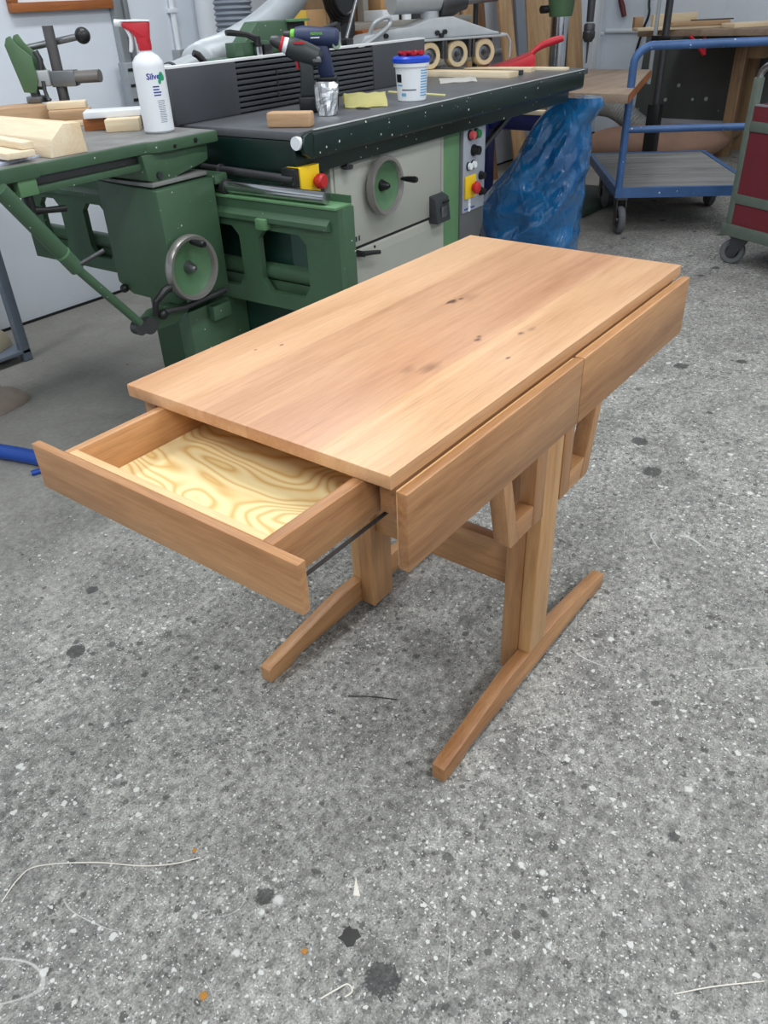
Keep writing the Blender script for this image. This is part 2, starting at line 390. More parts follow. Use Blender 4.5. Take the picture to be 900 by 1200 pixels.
# ------------------------------------------------------------------ the desk
L, W, H = 1.034, .517, .75
TH = .0207; ZB = H-TH
desk = thing('desk', 'oiled alder wood writing desk on two trestle feet with one end drawer pulled open', 'desk')
seams = [0.0, .125, .252, .378, W]
for i in range(4):
    y0, y1 = seams[i], seams[i+1]
    g = G().box(0, L, y0+(.00005 if i else 0), y1-(.00005 if i < 3 else 0), ZB, H)
    es = [e for e in g.bm.edges if not all(abs(v.co.y-y) < .0005 for v in e.verts for y in seams[1:4] if min(abs(v.co.y-q) for q in seams[1:4]) < .0005) or abs(e.verts[0].co.y-e.verts[1].co.y) > .01]
    es = [e for e in es if not (abs(e.verts[0].co.y-e.verts[1].co.y) < .001 and any(abs(e.verts[0].co.y-q) < .0006 for q in seams[1:4]))]
    bmesh.ops.bevel(g.bm, geom=es, offset=.0018, segments=2, profile=.5, affect='EDGES', clamp_overlap=True)
    o = obj('tabletop_board', g, w_tops[i], desk, smooth=True, tint=0.0)
# aprons under the top
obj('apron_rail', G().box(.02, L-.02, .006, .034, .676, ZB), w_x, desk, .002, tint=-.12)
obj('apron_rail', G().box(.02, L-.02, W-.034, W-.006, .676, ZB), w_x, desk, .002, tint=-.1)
obj('cross_rail', G().box(.36, .385, .034, W-.034, .676, ZB), w_y, desk, .002)
obj('cross_rail', G().box(.985, 1.01, .034, W-.034, .676, ZB), w_y, desk, .002)
# the two long fronts on the near long side
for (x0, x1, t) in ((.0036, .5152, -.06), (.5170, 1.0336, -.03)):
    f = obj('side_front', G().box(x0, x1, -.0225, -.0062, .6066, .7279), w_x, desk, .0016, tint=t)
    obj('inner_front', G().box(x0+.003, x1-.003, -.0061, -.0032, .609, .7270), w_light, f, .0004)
# the open end drawer
xo, zo0, zo1 = -.1807, .656, .7290
dr = obj('end_drawer', G().box(xo, xo+.0135, -.0064, .5092, zo0, zo1), w_y, desk, .0018, tint=-.02)
obj('box_front', G().box(xo+.0137, xo+.026, .060, .436, zo0+.006, zo1+.0005), w_lighty, dr, .0008)
obj('drawer_side', G().box(xo+.0137, .30, .044, .0615, zo0+.008, zo1-.0006), w_x, dr, .0012, tint=-.02)
obj('drawer_side', G().box(xo+.0137, .30, .4345, .449, zo0+.008, zo1-.0006), w_x, dr, .0012, tint=.0)
obj('drawer_back', G().box(.285, .30, .0617, .4343, zo0+.008, zo1-.004), w_y, dr, .001)
obj('drawer_bottom', G().box(xo+.0262, .285, .0617, .4343, zo0+.010, zo0+.016), ply_mat(), dr)
for yy in (.0365, .4555):
    obj('drawer_runner', G().box(-.15, .34, yy-.003, yy+.003, .6625, .6642), dsteel, desk)
# trestle legs
def trestle(yo0, yo1, yi0, yi1, t):
    # foot: slightly crowned bar with pads at both ends, carried by the outer board
    poly = [(.142, 0), (.142, .036), (.155, .040), (.40, .074), (.605, .074), (.85, .040), (.862, .036), (.862, 0), (.80, 0), (.775, .012), (.235, .012), (.205, 0)]
    obj('foot', G().prism(poly, 'y', yo0, yo1), w_x, desk, .0025, tint=t-.05)
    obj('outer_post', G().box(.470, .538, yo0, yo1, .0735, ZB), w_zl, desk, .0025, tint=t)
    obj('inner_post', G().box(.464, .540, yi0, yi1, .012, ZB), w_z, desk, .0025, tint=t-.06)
    y0, y1 = (yo0-.002, yo0+.030) if yo0 < .2 else (yo1-.030, yo1+.002)
    for s in (-1, 1):
        def P(x, z): return (.504+s*(x-.504), z)
        b1 = obj('bracket', G().prism([P(.343,.431), P(.350,.424), P(.378,.424), P(.310,.676), P(.286,.676)], 'y', y0, y1), w_z, desk, .002, tint=t-.02)
        obj('bracket_base', G().prism([P(.3785,.4245), P(.3660,.470), P(.4295,.470), P(.4295,.4245)], 'y', y0+.001, y1-.001), w_x, b1, .001, tint=t+.06)
        xa, xb = sorted((P(.430, 0)[0], P(.4695, 0)[0]))
        obj('bracket_upright', G().box(xa, xb, y0, y1, .424, .676), w_z, b1, .002, tint=t-.02)
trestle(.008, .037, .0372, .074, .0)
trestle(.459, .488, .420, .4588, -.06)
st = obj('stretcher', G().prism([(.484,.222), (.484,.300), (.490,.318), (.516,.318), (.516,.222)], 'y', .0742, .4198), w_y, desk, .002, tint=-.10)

# ------------------------------------------------------------------ spindle moulder (local: a along the front, b to the back)
MA = math.radians(1.9)
MX, MY = 1.272, 1.214
mac = thing('spindle_moulder', 'green and grey spindle moulder with slatted fence, handwheels and sliding tenoning carriage', 'machine', (MX, MY, 0), MA)
mac_inv = (Matrix.Translation((MX, MY, 0)) @ Matrix.Rotation(MA, 4, 'Z')).inverted()
T = .92
obj('table_top', G().box(-.058, 2.10, .012, .80, .895, T), steel_t, mac, .004)
obj('table_casting', G().box(-.055, 1.95, .035, .76, .79, .894), green_d, mac, .006)
capl = paint('pale_edge', (196,200,198), .4, .2, var=.2, scale=14)  # pale strip along the front top edge of the rail
rail = obj('front_rail', G().prism([(-.004,.85), (-.006,.905), (.0,.9185), (.0115,.9185), (.0115,.84), (.006,.84)], 'x', -.012, 2.02), green_d, mac, .002)
obj('rail_end', G().prism([(-.03,.845), (-.055,.86), (-.062,.885), (-.052,.908), (-.028,.917), (-.0125,.917), (-.0125,.842)], 'y', -.005, .012), green_d, rail, .002)
obj('rail_roller', G().cyl((-.068,.020,.890), (-.052,.020,.890), .019), white, rail, smooth=True)
obj('rail_back', G().box(-.0119, 2.02, .0116, .0345, .842, .8945), green_d, rail)
obj('rail_lip', G().box(-.0, 2.02, -.003, .006, .9186, .9212), capl, rail)
# cabinet
obj('body', G().box(-.05, .138, .09, .74, .02, .789), paint('body_green', (22,56,46), .45, var=.15), mac, .004)
cab = obj('cabinet', G().box(.14, .842, .064, .74, .02, .842), beige, mac, .004)
obj('cabinet_door', G().box(.155, .822, .0585, .0638, .510, .792), beige, cab, .0015)
obj('cabinet_panel', G().prism([(.0638,.06), (.0565,.06), (.0565,.466), (.0600,.492), (.0638,.4995)], 'x', .146, .838), beige, cab)
obj('gap_line', G().box(.1455, .838, .0625, .0639, .4995, .5095), gap_m, cab)
obj('gap_line', G().box(.1455, .838, .0600, .0639, .7922, .7960), gap_m, cab)
obj('gap_line', G().box(.8225, .8255, .0600, .0639, .51, .7922), gap_m, cab)
for (sa, sz) in ((.33,.816), (.836,.824), (.828,.515), (.36,.486)):
    obj('screw', G().cyl((sa,.0635,sz), (sa,.0555,sz), .0045, seg=10), black, cab)
pk = obj('counter_pocket', G().prism([(.0636,.485), (.020,.485), (.030,.575), (.0636,.590)], 'x', .735, .835), dgrey, cab, .003)
obj('pocket_window', G().box(.765, .805, .018, .0235, .505, .545), steel, pk, .002)
obj('pocket_slot', G().box(.785, .825, .0205, .0262, .556, .562), black, pk)
lv = obj('clamp_lever', G().cyl((.255,.058,.487), (.255,.028,.487), .012, .010, 16), black, mac, smooth=True)
obj('lever_arm', G().tube([(.255,.036,.488), (.30,.03,.482), (.345,.026,.474)], [.010,.008,.0075], 10), black, lv, smooth=True)
for k in range(3):
    obj('pictogram', G().box(.232+.017*k, .240+.017*k, .0570, .0585, .528, .545), dgrey, cab)
gp = obj('green_post', G().box(.8425, .985, .070, .60, .02, .842), green_l, mac, .004)
obj('post_trim', G().box(.8430, .852, .066, .0699, .05, .84), beige, gp)
obj('cam_lock', G().cyl((.905,.068,.833), (.905,.040,.833), .013, seg=12), black, mac, smooth=True)
obj('leveling_knob', G().cyl((.205,.042,.838), (.205,.042,.785), .006, seg=10).cyl((.205,.042,.785), (.205,.042,.775), .020, .018, 18), dgrey, mac, smooth=True)
# control box
cb = obj('control_box', G().prism([(.9855,.842), (1.185,.842), (1.185,.40), (1.150,.33), (1.09,.315), (.9855,.315)], 'y', .062, .22), paint('control_box_grey', (104,106,108), .45, .3, var=.06), mac, .006)
fp = obj('control_face', G().box(.992, 1.172, .0555, .0618, .470, .828), panel_lt, cb, .002)
def button(a, z, r, mat, h=.016):
    b = obj('button_collar', G().cyl((a,.0553,z), (a,.049,z), r*1.18, seg=18), black, cb, smooth=True)
    return obj('push_button', G().cyl((a,.049,z), (a,.049-h,z), r, r*.9, 18), mat, cb, smooth=True)
button(1.040,.765,.017,btn_red); button(1.085,.765,.017,btn_green)
button(1.070,.705,.019,black,.024); button(1.030,.650,.014,white,.010); button(1.065,.652,.014,white,.010)
button(1.135,.598,.015,black); button(1.138,.535,.015,black)
ye = obj('stop_plate', G().box(1.000, 1.085, .046, .0553, .525, .613), yellow, cb, .003)
obj('stop_button', G().lathe([(0,-.030), (.016,-.030), (.024,-.024), (.025,-.014), (.014,-.008), (.014,0)], (1.058,.046,.565), (0,1,0)), redm, cb, smooth=True)
for k in range(3):
    obj('indicator', G().cyl((1.045,.0553,.515-.018*k), (1.045,.0535,.515-.018*k), .010, seg=12), white, cb)
obj('label_strip', G().box(1.005, 1.09, .0545, .0556, .480, .486), lblue, cb)
# diagonal brace under the right table end
obj('table_brace', G().tube([(1.22,.25,.52), (1.60,.10,.84)], .014, 8), dsteel, mac, smooth=True)
# handwheels
wheel_g = paint('wheel_green', (80,116,82), .45, var=.12)
rimm = paint('polished_rim', (150,147,143), .28, .5, var=.1)
def handwheel(ca, cb_, cz, r, knob):
    rim = obj('handwheel', G().lathe([(r-.018,.012), (r-.014,.0), (r-.004,-.002), (r,.008), (r,.022), (r-.006,.030), (r-.016,.028), (r-.018,.012)], (ca,cb_,cz), (0,1,0), 48), rimm, mac, smooth=True)
    obj('wheel_disc', G().lathe([(0,.030), (.02,.030), (r-.034,.024), (r-.0175,.014), (r-.0175,.020), (r-.034,.030), (0,.038)], (ca,cb_,cz), (0,1,0), 48), wheel_g, rim, smooth=True)
    obj('wheel_hub', G().lathe([(0,-.004), (.006,-.004), (.012,.004), (.016,.020), (.022,.033), (.022,.06), (0,.06)], (ca,cb_,cz), (0,1,0), 20), steel if knob[3] else black, rim, smooth=True)
    kx, kz, kl, _ = knob
    obj('wheel_handle', G().lathe([(0,-kl), (.008,-kl), (.0115,-kl+.01), (.0095,-.02), (.007,-.004), (.007,.004), (0,.004)], (ca+kx,cb_,cz+kz), (0,1,0), 14), black, rim, smooth=True)
handwheel(.395, .012, .690, .098, (.088, .010, .062, False))
handwheel(-.330, .250, .560, .100, (.005, .078, .055, True))
# emergency stop under the corner
es = obj('emergency_stop', G().box(-.062, .030, .016, .075, .738, .822), yellow, mac, .004)
obj('stop_back', G().box(-.084, -.0625, .020, .075, .745, .822), black, es, .003)
obj('stop_button', G().lathe([(0,-.034), (.017,-.034), (.0225,-.028), (.0225,-.012), (.013,-.008), (.013,.0)], (.008,.0155,.775), (0,1,0), 22), redm, es, smooth=True)
# guide rail block and bar along the left flank
obj('guide_bar', G().cyl((-.075,.42,.800), (-.075,.03,.790), .013), dsteel, mac, smooth=True)
obj('bar_ring', G().lathe([(.014,-.004), (.018,-.004), (.018,.004), (.014,.004), (.014,-.004)], (-.075,.34,.798), (0,1,0), 18), steel, mac, smooth=True)
gb = obj('guide_block', G().box(-.100, -.052, .045, .18, .735, .768), green, mac, .004)
obj('bolt', G().cyl((-.1,.145,.752), (-.108,.145,.752), .009, seg=10), steel, gb)
obj('bolt', G().cyl((-.1,.08,.748), (-.108,.08,.748), .009, seg=10), steel, gb)
# carriage beam with cut-out windows, running front to back
def pl(poly): return poly
beam = G()
A0, A1 = -.140, -.118
def bp(poly): beam.prism(poly, 'x', A0, A1)
bp([(-.18,.733), (1.42,.733), (1.42,.648), (-.18,.648)])
bp([(-.18,.6478), (-.05,.6478), (-.05,.405), (-.18,.44)])          # front end post
bp([(.149,.6478), (.232,.6478), (.232,.405), (.149,.405)])
bp([(.52,.6478), (.90,.6478), (.90,.405), (.52,.405)])
bp([(1.035,.6478), (1.175,.6478), (1.175,.405), (1.035,.405)])
bp([(1.30,.6478), (1.42,.6478), (1.42,.405), (1.30,.405)])
for (b0, b1) in ((-.05,.149), (.232,.52), (.90,1.035), (1.175,1.30)):
    bp([(b0,.452), (b1,.452), (b1,.405), (b0,.405)])
    c = .028
    for (q, sg) in ((b0, 1), (b1, -1)):
        bp([(q,.6478), (q+sg*c,.6478), (q,.6478-c)])
        bp([(q,.4522), (q+sg*c,.4522), (q,.4522+c*1.4)])
bo = obj('carriage_beam', beam, green, mac, .0)
obj('beam_end', G().box(A1+.0002, -.062, -.18, -.172, .44, .733), green, bo, .001)
obj('beam_channel', G().box(-.146, -.066, -.176, 1.42, .7332, .741), green_l, bo, .001)
obj('channel_lip', G().box(-.072, -.066, -.176, 1.42, .7412, .762), green, bo)
obj('beam_ledge', G().prism([(-.158,.690), (-.1402,.705), (-.1402,.670), (-.158,.676)], 'y', -.15, 1.40), green, bo)
obj('stop_lug', G().box(-.172, -.1405, .085, .125, .655, .688), green_l, bo, .003)
obj('guide_rod', G().cyl((-.122,.50,.7605), (-.122,-.128,.7605), .0185, seg=28), chrome, bo, smooth=True)
obj('inner_pipe', G().cyl((-.090,-.165,.505), (-.090,1.40,.505), .026, seg=16), green, bo, smooth=True)
obj('inner_web', G().box(-.0995, -.082, -.165, 1.40, .41, .478), green, bo)
obj('beam_foot', G().box(-.325, -.055, .325, .385, .0, .404), green, mac, .006)
obj('beam_web', G().box(-.10, -.056, .3852, .80, .0, .404), green, mac, .006)
obj('foot_lug', G().box(-.245, -.165, .290, .3248, .355, .404), green, mac, .004)
# carriage box
bx = obj('carriage_box', G().prism([(.29,.793), (.565,.806), (.565,.49), (.50,.458), (.29,.455)], 'x', -.392, -.160), green, mac, .005)
obj('box_flange', G().box(-.1598, -.105, .285, .56, .772, .800), green, bx, .003)
obj('rod_seal', G().lathe([(.017,0), (.026,0), (.026,.018), (.017,.018)], (-.120,.27,.757), (0,1,0), 18), dsteel, bx, smooth=True)
obj('box_top_plate', G().box(-.385, -.165, .31, .55, .8005, .812), steel_d, bx, .002)
obj('box_knob', G().ball((-.40,.53,.475), .014), black, bx, smooth=True)
# tenoning table
pol = [(-.105,.302), (-.125,.297), (-.20,.302), (-.30,.300), (-.345,.305), (-.37,.326), (-.45,.330), (-1.25,.332), (-1.25,1.06), (-.105,1.06)]
tt = obj('tenoning_table', G().prism(pol, 'z', .889, .9195), green, mac, .003)
obj('tenoning_surface', G().prism([(p[0]*1.0 - (.004 if p[0] > -.2 else 0), p[1]+(.006 if p[1] < .5 else -.004)) for p in pol], 'z', .9197, .9205), steel_d, tt)
obj('bolt_hole', G().cyl((-.20,.3025,.904), (-.20,.2990,.904), .007, seg=12), black, tt)
obj('bolt_hole', G().cyl((-.285,.3005,.900), (-.285,.2965,.900), .005, seg=12), black, tt)
obj('table_rail', G().box(-1.25, -.385, .345, .375, .866, .8885), dsteel, tt, .002)
obj('rail_lower', G().box(-1.25, -.385, .335, .40, .848, .8655), green, tt, .002)
obj('table_bracket', G().prism([(-.395,.8885), (-.135,.8885), (-.140,.842), (-.155,.835), (-.318,.8065), (-.335,.8035), (-.385,.818)], 'y', .322, .52), green, mac, .004)
obj('bracket_pin', G().cyl((-.345,.3215,.828), (-.345,.314,.828), .010, seg=14), dsteel, mac, smooth=True)
ck = obj('clamp_block', G().box(-.800, -.745, .318, .35, .850, .892), green_l, tt, .003)
obj('clamp_fascia', G().box(-1.25, -.735, .312, .3315, .8895, .924), green, tt, .003)
obj('clamp_screw', G().cyl((-.772,.335,.8495), (-.772,.335,.800), .013, seg=14), black, ck, smooth=True)
obj('clamp_handle', G().tube([(-.772,.335,.812), (-.73,.33,.806), (-.675,.33,.800)], [.012,.008,.009], 10), black, ck, smooth=True)
# strut from the table down to the pivot
def mw(p):  # world point to machine local
    return mac_inv @ Vector(p)
s0, s1, s2 = mw((.392,1.47,.886)), mw((.545,1.47,.655)), mw((.705,1.47,.452))
sm_ = s1
obj('strut_sleeve', G().cyl(s0, s1, .021, seg=18), green, mac, smooth=True)
obj('strut_rod', G().cyl(s1, s2, .013, seg=16), green, mac, smooth=True)
obj('strut_ring', G().cyl(s0.lerp(s1,.78), s0.lerp(s1,.80), .0225, seg=18), green_l, mac, smooth=True)
cr = obj('strut_crank', G().cyl(s1+Vector((0,-.012,.012)), s1+Vector((.075,-.03,.035)), .0065, seg=10), dsteel, mac, smooth=True)
pv = obj('pivot_arm', G().prism([(-.53,.432), (-.50,.400), (-.40,.395), (-.34,.42), (-.34,.452), (-.47,.458)], 'y', .300, .345), green, mac, .006)
obj('pivot_roller', G().cyl((-.520,.275,.43), (-.520,.30,.43), .026, seg=18).cyl((-.560,.268,.437), (-.560,.296,.437), .022, seg=18), dsteel, pv, smooth=True)
pl_ = obj('pivot_lever', G().tube([(-.50,.27,.46), (-.495,.262,.50), (-.455,.258,.525), (-.435,.258,.527)], [.010,.010,.012,.012], 12), black, pv, smooth=True)
obj('pivot_knob', G().ball((-.470,.272,.452), .016), black, pv, smooth=True)
obj('lower_rod', G().tube([(-.47,.285,.455), (-.38,.275,.446), (-.20,.272,.452)], .009, 10), dsteel, pv, smooth=True)

# fence with slats
capm = paint('cap_highlight', (236,238,238), .4, .0, var=.05)  # near-white colour paints the highlight line along the fence top
fb = obj('fence', G().box(.215, 1.008, .524, .548, T+.002, 1.074), gap_m, mac)
obj('fence_plate', G().box(-.085, .212, .500, .540, T+.001, 1.080), fence_m, fb, .002)
obj('fence_plate', G().box(1.012, 1.405, .500, .540, T+.001, 1.080), fence_m, fb, .002)
obj('fence_cap', G().box(-.085, .212, .4995, .540, 1.0801, 1.0865), capm, fb)
obj('fence_cap', G().box(.2125, 1.0115, .505, .545, 1.0801, 1.0865), capm, fb)
obj('fence_cap', G().box(1.012, 1.405, .4995, .540, 1.0801, 1.0865), capm, fb)
zz = T+.004
nsl = 9; pitch = (1.079-zz)/nsl
for k in range(nsl):
    z0 = zz+k*pitch
    obj('slat', G().box(.213, 1.0115, .502, .5235, z0, z0+pitch*.66), fence_m, fb, .0012)
for k in (2,4,6):
    obj('slat_joint', G().box(.415, .421, .4995, .5235, zz+k*pitch-.004, zz+k*pitch+pitch*.8), dsteel, fb)
# hood, clamps and levers behind the fence
hd = obj('dust_hood', G().prism([(.345,1.085), (.345,1.100), (.45,1.186), (.715,1.186), (.715,1.085)], 'y', .60, .665), green, mac, .004)
obj('mouth_shade', G().box(.612, .704, .594, .5998, 1.092, 1.177), gap_m, hd)  # flat dark panel stands in for the shade inside the hollow hood
obj('hood_lip', G().box(.605, .715, .575, .5998, 1.178, 1.187), green_l, hd, .001)
obj('hood_base', G().box(.20, .72, .545, .66, 1.050, 1.0848), green, hd, .003)
obj('hood_block', G().box(.275, .318, .555, .60, 1.085, 1.130), green, hd, .003)
obj('hood_block', G().box(.318, .47, .57, .5995, 1.085, 1.128), green, hd, .003)
def lever(a, b, z, da, db, dz, l=.10):
    p = obj('clamp_post', G().cyl((a,b,z-.05), (a,b,z), .014, seg=16), chrome, mac, smooth=True)
    obj('lever_boss', G().cyl((a,b,z), (a,b,z+.032), .014, .012, 16), black, p, smooth=True)
    obj('lever_grip', G().tube([(a,b,z+.024), (a+da*.4,b+db*.4,z+.026+dz*.55), (a+da,b+db,z+.024+dz), (a+da*1.15,b+db*1.15,z+.024+dz*1.0)], [.011,.009,.010,.009], 12), black, p, smooth=True)
lever(.392, .555, 1.112, -.100, .03, .024)
lever(.86, .56, 1.135, -.13, .02, -.02)
obj('fence_clamp', G().box(.415, .46, .545, .568, 1.085, 1.118), black, mac, .004)
kn = obj('clamp_wing', G().tube([(.14,.56,1.075), (.115,.57,1.105), (.10,.575,1.112)], [.011,.012,.010], 12), black, mac, smooth=True)
rdb = obj('fence_rod_base', G().box(.90, .945, .545, .585, 1.0845, 1.108), black, mac, .004)
obj('fence_rod', G().cyl((.922,.565,1.105), (1.25,.72,1.30), .0075, seg=12), steel, mac, smooth=True)
# dust spigot on the left behind the fence
obj('dust_spigot', G().cyl((-.02,.62,1.045), (.20,.70,1.072), .034, .030, 22), hose_w, mac, smooth=True)
obj('spigot_band', G().cyl((.045,.643,1.053), (.058,.648,1.055), .036, seg=22), dsteel, mac, smooth=True)

# ------------------------------------------------------------------ things on the machine
# spray bottle
sb = thing('spray_bottle', 'white spray bottle with red and white trigger head on green carriage table', 'bottle', (1.052, 1.655, .921), VIEW)
r = .0455
obj('bottle_body', G().lathe([(0,0), (r-.006,0), (r,.006), (r,.175), (r-.002,.190), (r-.012,.203), (.019,.213), (.0165,.216), (.0165,.224), (0,.224)], seg=40), white, sb, smooth=True)
obj('bottle_collar', G().lathe([(.019,.218), (.020,.232), (.0185,.250), (.0185,.218)], seg=28), red, sb, smooth=True)
hd = obj('spray_head', G().prism([(-.018,.232), (.018,.232), (.018,.250), (.024,.288), (-.050,.290), (-.056,.284), (-.052,.276), (-.030,.266), (-.020,.250)], 'y', -.0145, .0145), red, sb, .004)
obj('head_cap', G().prism([(-.058,.2905), (.026,.2885), (.026,.2925), (-.020,.2955), (-.056,.2955)], 'y', -.015, .015), white, hd, .003)
obj('nozzle', G().cyl((-.075,0,.289), (-.0505,0,.287), .009, seg=16), white, hd, smooth=True)
obj('trigger', G().tube([(-.046,0,.278), (-.040,0,.268), (-.035,0,.250), (-.040,0,.225), (-.044,0,.215)], [.006,.007,.006,.006,.004], 10), white, hd, smooth=True)
def text_bm(body, size, bold=0.0):
    cu = bpy.data.curves.new('t', 'FONT'); cu.body = body; cu.size = size; cu.offset = bold; cu.resolution_u = 2; cu.extrude = 0
    to = bpy.data.objects.new('t', cu); COL.objects.link(to)
    bpy.context.view_layer.update()
    me = bpy.data.meshes.new_from_object(to.evaluated_get(bpy.context.evaluated_depsgraph_get()))
    bpy.data.objects.remove(to)
    g = G(); g.bm.from_mesh(me); return g
def wrap(g, rad, ang0, z):      # lay flat lettering onto a cylinder
    bmesh.ops.subdivide_edges(g.bm, edges=[e for e in g.bm.edges if e.calc_length() > .006], cuts=2)
    for v in g.bm.verts:
        a = ang0 + v.co.x/rad
        v.co = Vector((rad*math.sin(a), -rad*math.cos(a), z+v.co.y))
    return g
obj('lettering', wrap(text_bm('Silver', .0225, .0006), r+.0006, -.02, .145), lblue, sb)
def patch(rad, a0, a1, z0, z1, n=5):
    g = G()
    for i in range(n):
        p = a0+(a1-a0)*i/n; q = a0+(a1-a0)*(i+1)/n
        g.face([(rad*math.sin(p),-rad*math.cos(p),z0), (rad*math.sin(q),-rad*math.cos(q),z0), (rad*math.sin(q),-rad*math.cos(q),z1), (rad*math.sin(p),-rad*math.cos(p),z1)])
    return g
g = G()
for (ang, zc, rr) in ((.98,.153,.008), (.88,.146,.006), (.80,.138,.005), (1.08,.148,.007)):
    pts = []
    for i in range(14):
        t = 2*math.pi*i/14; a = ang+rr*math.cos(t)/r; pts.append(((r+.0007)*math.sin(a), -(r+.0007)*math.cos(a), zc+1.25*rr*math.sin(t)))
    g.face(pts)
obj('emblem', g, lgreen, sb)
for k, wd in enumerate((.42,.40,.52,.46)):
    obj('lettering_line', patch(r+.0006, .28, .28+wd, .124-.0075*k, .1275-.0075*k), lblue, sb)
random.seed(3)
for k in range(13):
    obj('lettering_line', patch(r+.0006, .42+random.uniform(0,.06), .95+random.uniform(-.08,.02), .088-.0048*k, .0893-.0048*k), ltext, sb)

# cordless drills
def drill(label, loc, rz, body, accent, battery, kind):
    t = thing('cordless_drill', label, 'drill', loc, rz)
    if kind == 0:
        obj('battery', G().box(-.030,.040,-.032,.032,.0,.050), battery, t, .006)
        obj('handle', G().prism([(-.024,.049),(.030,.049),(.026,.12),(.030,.155),(-.022,.160),(-.018,.12)], 'y', -.019, .019), body, t, .008)
        mo = obj('motor_housing', G().lathe([(0,.060),(.020,.058),(.031,.046),(.034,.0),(.032,-.045),(.026,-.058),(0,-.058)], (.0,0,.178), (1,0,-.40), 24, 1, 1), body, t, smooth=True)
        obj('gear_collar', G().lathe([(.025,-.058),(.024,-.066),(.022,-.072),(0,-.072)], (0,0,.178), (1,0,-.40), 22), white, mo, smooth=True)
        obj('accent_ring', G().lathe([(.0235,-.072),(.022,-.082),(0,-.082)], (0,0,.178), (1,0,-.40), 22), accent, mo, smooth=True)
        obj('chuck', G().lathe([(.019,-.082),(.018,-.10),(.011,-.115),(0,-.116)], (0,0,.178), (1,0,-.40), 20), dsteel, mo, smooth=True)
        obj('accent_panel', G().box(-.030,.004,-.033,-.029,.205,.211), accent, mo)
        obj('end_cap', G().prism([(.028,.150),(.056,.150),(.052,.166),(.022,.168)], 'y', -.031, -.026), steel, mo, .002)
        obj('trigger', G().box(-.031,-.0205,-.008,.008,.130,.158), accent, t, .003)
    else:
        obj('battery', G().prism([(-.034,.0),(.034,.0),(.040,.085),(-.036,.085)], 'y', -.034, .034), battery, t, .006)
        obj('battery_top', G().box(-.034,.036,-.030,.030,.0855,.100), black, t, .003)
        obj('handle', G().prism([(-.022,.098),(.030,.098),(.012,.20),(-.040,.20)], 'y', -.021, .021), body, t, .009)
        mo = obj('motor_housing', G().lathe([(0,.072),(.022,.071),(.030,.062),(.031,.02),(.032,-.055),(.026,-.078),(0,-.080)], (-.02,0,.217), (1,0,-.08), 24), body, t, smooth=True)
        obj('accent_ring', G().lathe([(.022,-.079),(.020,-.092),(0,-.092)], (-.02,0,.217), (1,0,-.08), 22), lime, mo, smooth=True)
        obj('chuck', G().lathe([(.017,-.092),(.015,-.115),(0,-.116)], (-.02,0,.217), (1,0,-.08), 18), black, mo, smooth=True)
        obj('rear_badge', G().lathe([(0,.0),(.016,.0),(.016,.006),(0,.006)], (.040,-.012,.196), (.6,-.8,0), 16), paint('badge_grey', (140,160,140), .4), mo, smooth=True)
        tx = text_bm('FESTOOL', .010, .0003)
        for v in tx.bm.verts: v.co = Vector((-.042+v.co.x, -.0325, .226+v.co.y))
        obj('lettering', tx, lime, mo)
        obj('lettering_line', G().box(-.042,-.012,-.0327,-.0322,.216,.219), white, mo)
        obj('trigger', G().box(-.052,-.042,-.008,.008,.165,.192), black, t, .003)
    return t
drill('black cordless drill with red ring and white collar standing on the table', (1.590,1.515,T), VIEW+.05, paint('drill_black', (44,50,52), .5, var=.1), red, black, 0)
drill('dark blue cordless drill with green chuck ring behind the silvery pouch', (1.690,1.510,T), VIEW-.05, navy, lime, black, 1)
def pouch():
    g = G(); n = 20; rows = []; random.seed(21)
    for j in range(9):
        t = j/8; row = []
        for i in range(n):
            a = 2*math.pi*i/n; k = 1+.10*math.sin(4*a+3*t)+.07*math.sin(7*a-5*t)+random.uniform(-.05,.05)
            row.append(g.bm.verts.new(((.030+.008*t)*k*math.cos(a), (.026-.012*t)*k*math.sin(a), .002+.088*t+(.010*math.sin(2*a)+random.uniform(-.004,.004))*(t > .8))))
        rows.append(row)
    for j in range(8):
        for i in range(n): g.bm.faces.new([rows[j][i],rows[j][(i+1) % n],rows[j+1][(i+1) % n],rows[j+1][i]])
    g.bm.faces.new(rows[0][::-1]); g.bm.faces.new(rows[-1])
    return g
o = obj('foil_pouch', pouch(), foil, None); o.location = (1.545,1.392,T); o.rotation_euler = (0,0,VIEW); tag(o, 'crumpled silver foil pouch standing in front of the blue drill', 'pouch')
# sanding block
o = obj('wooden_block', G().box(-.070,.070,-.024,.024,0,.043), w_tan, None, .007, seg=3); o.location = (1.292,1.325,T); o.rotation_euler = (0,0,math.radians(-66))
tag(o, 'worn rounded wooden sanding block lying at the table corner', 'block')
# folded yellow paper
g = G(); prof = [(-.004,.0), (-.022,.012), (-.020,.030), (.002,.036), (.020,.020), (.030,.002)]
for i in range(5):
    for j in range(6):
        pass
def sheet(prof, n, length, jit, th=.0012):
    g = G(); rows = []
    for i in range(n+1):
        x = -length/2+length*i/n; row = []
        for (y, z) in prof: row.append(g.bm.verts.new((x+random.uniform(-jit,jit), y+random.uniform(-jit,jit), max(.0006, z+random.uniform(-jit,jit)))))
        rows.append(row)
    for i in range(n):
        for j in range(len(prof)-1): g.bm.faces.new([rows[i][j], rows[i+1][j], rows[i+1][j+1], rows[i][j+1]])
    ex = bmesh.ops.solidify(g.bm, geom=g.bm.faces[:], thickness=th)
    return g
o = obj('folded_paper', sheet([(-.050,.002),(-.034,.004),(-.026,.020),(-.010,.034),(.020,.040),(.045,.030),(.062,.004)], 9, .150, .003), paper_y, smooth=True)
o.location = (1.79,1.425,T+.001); o.rotation_euler = (0,0,VIEW+.06); tag(o, 'crumpled pale yellow sheet of paper between drills and tub', 'paper')
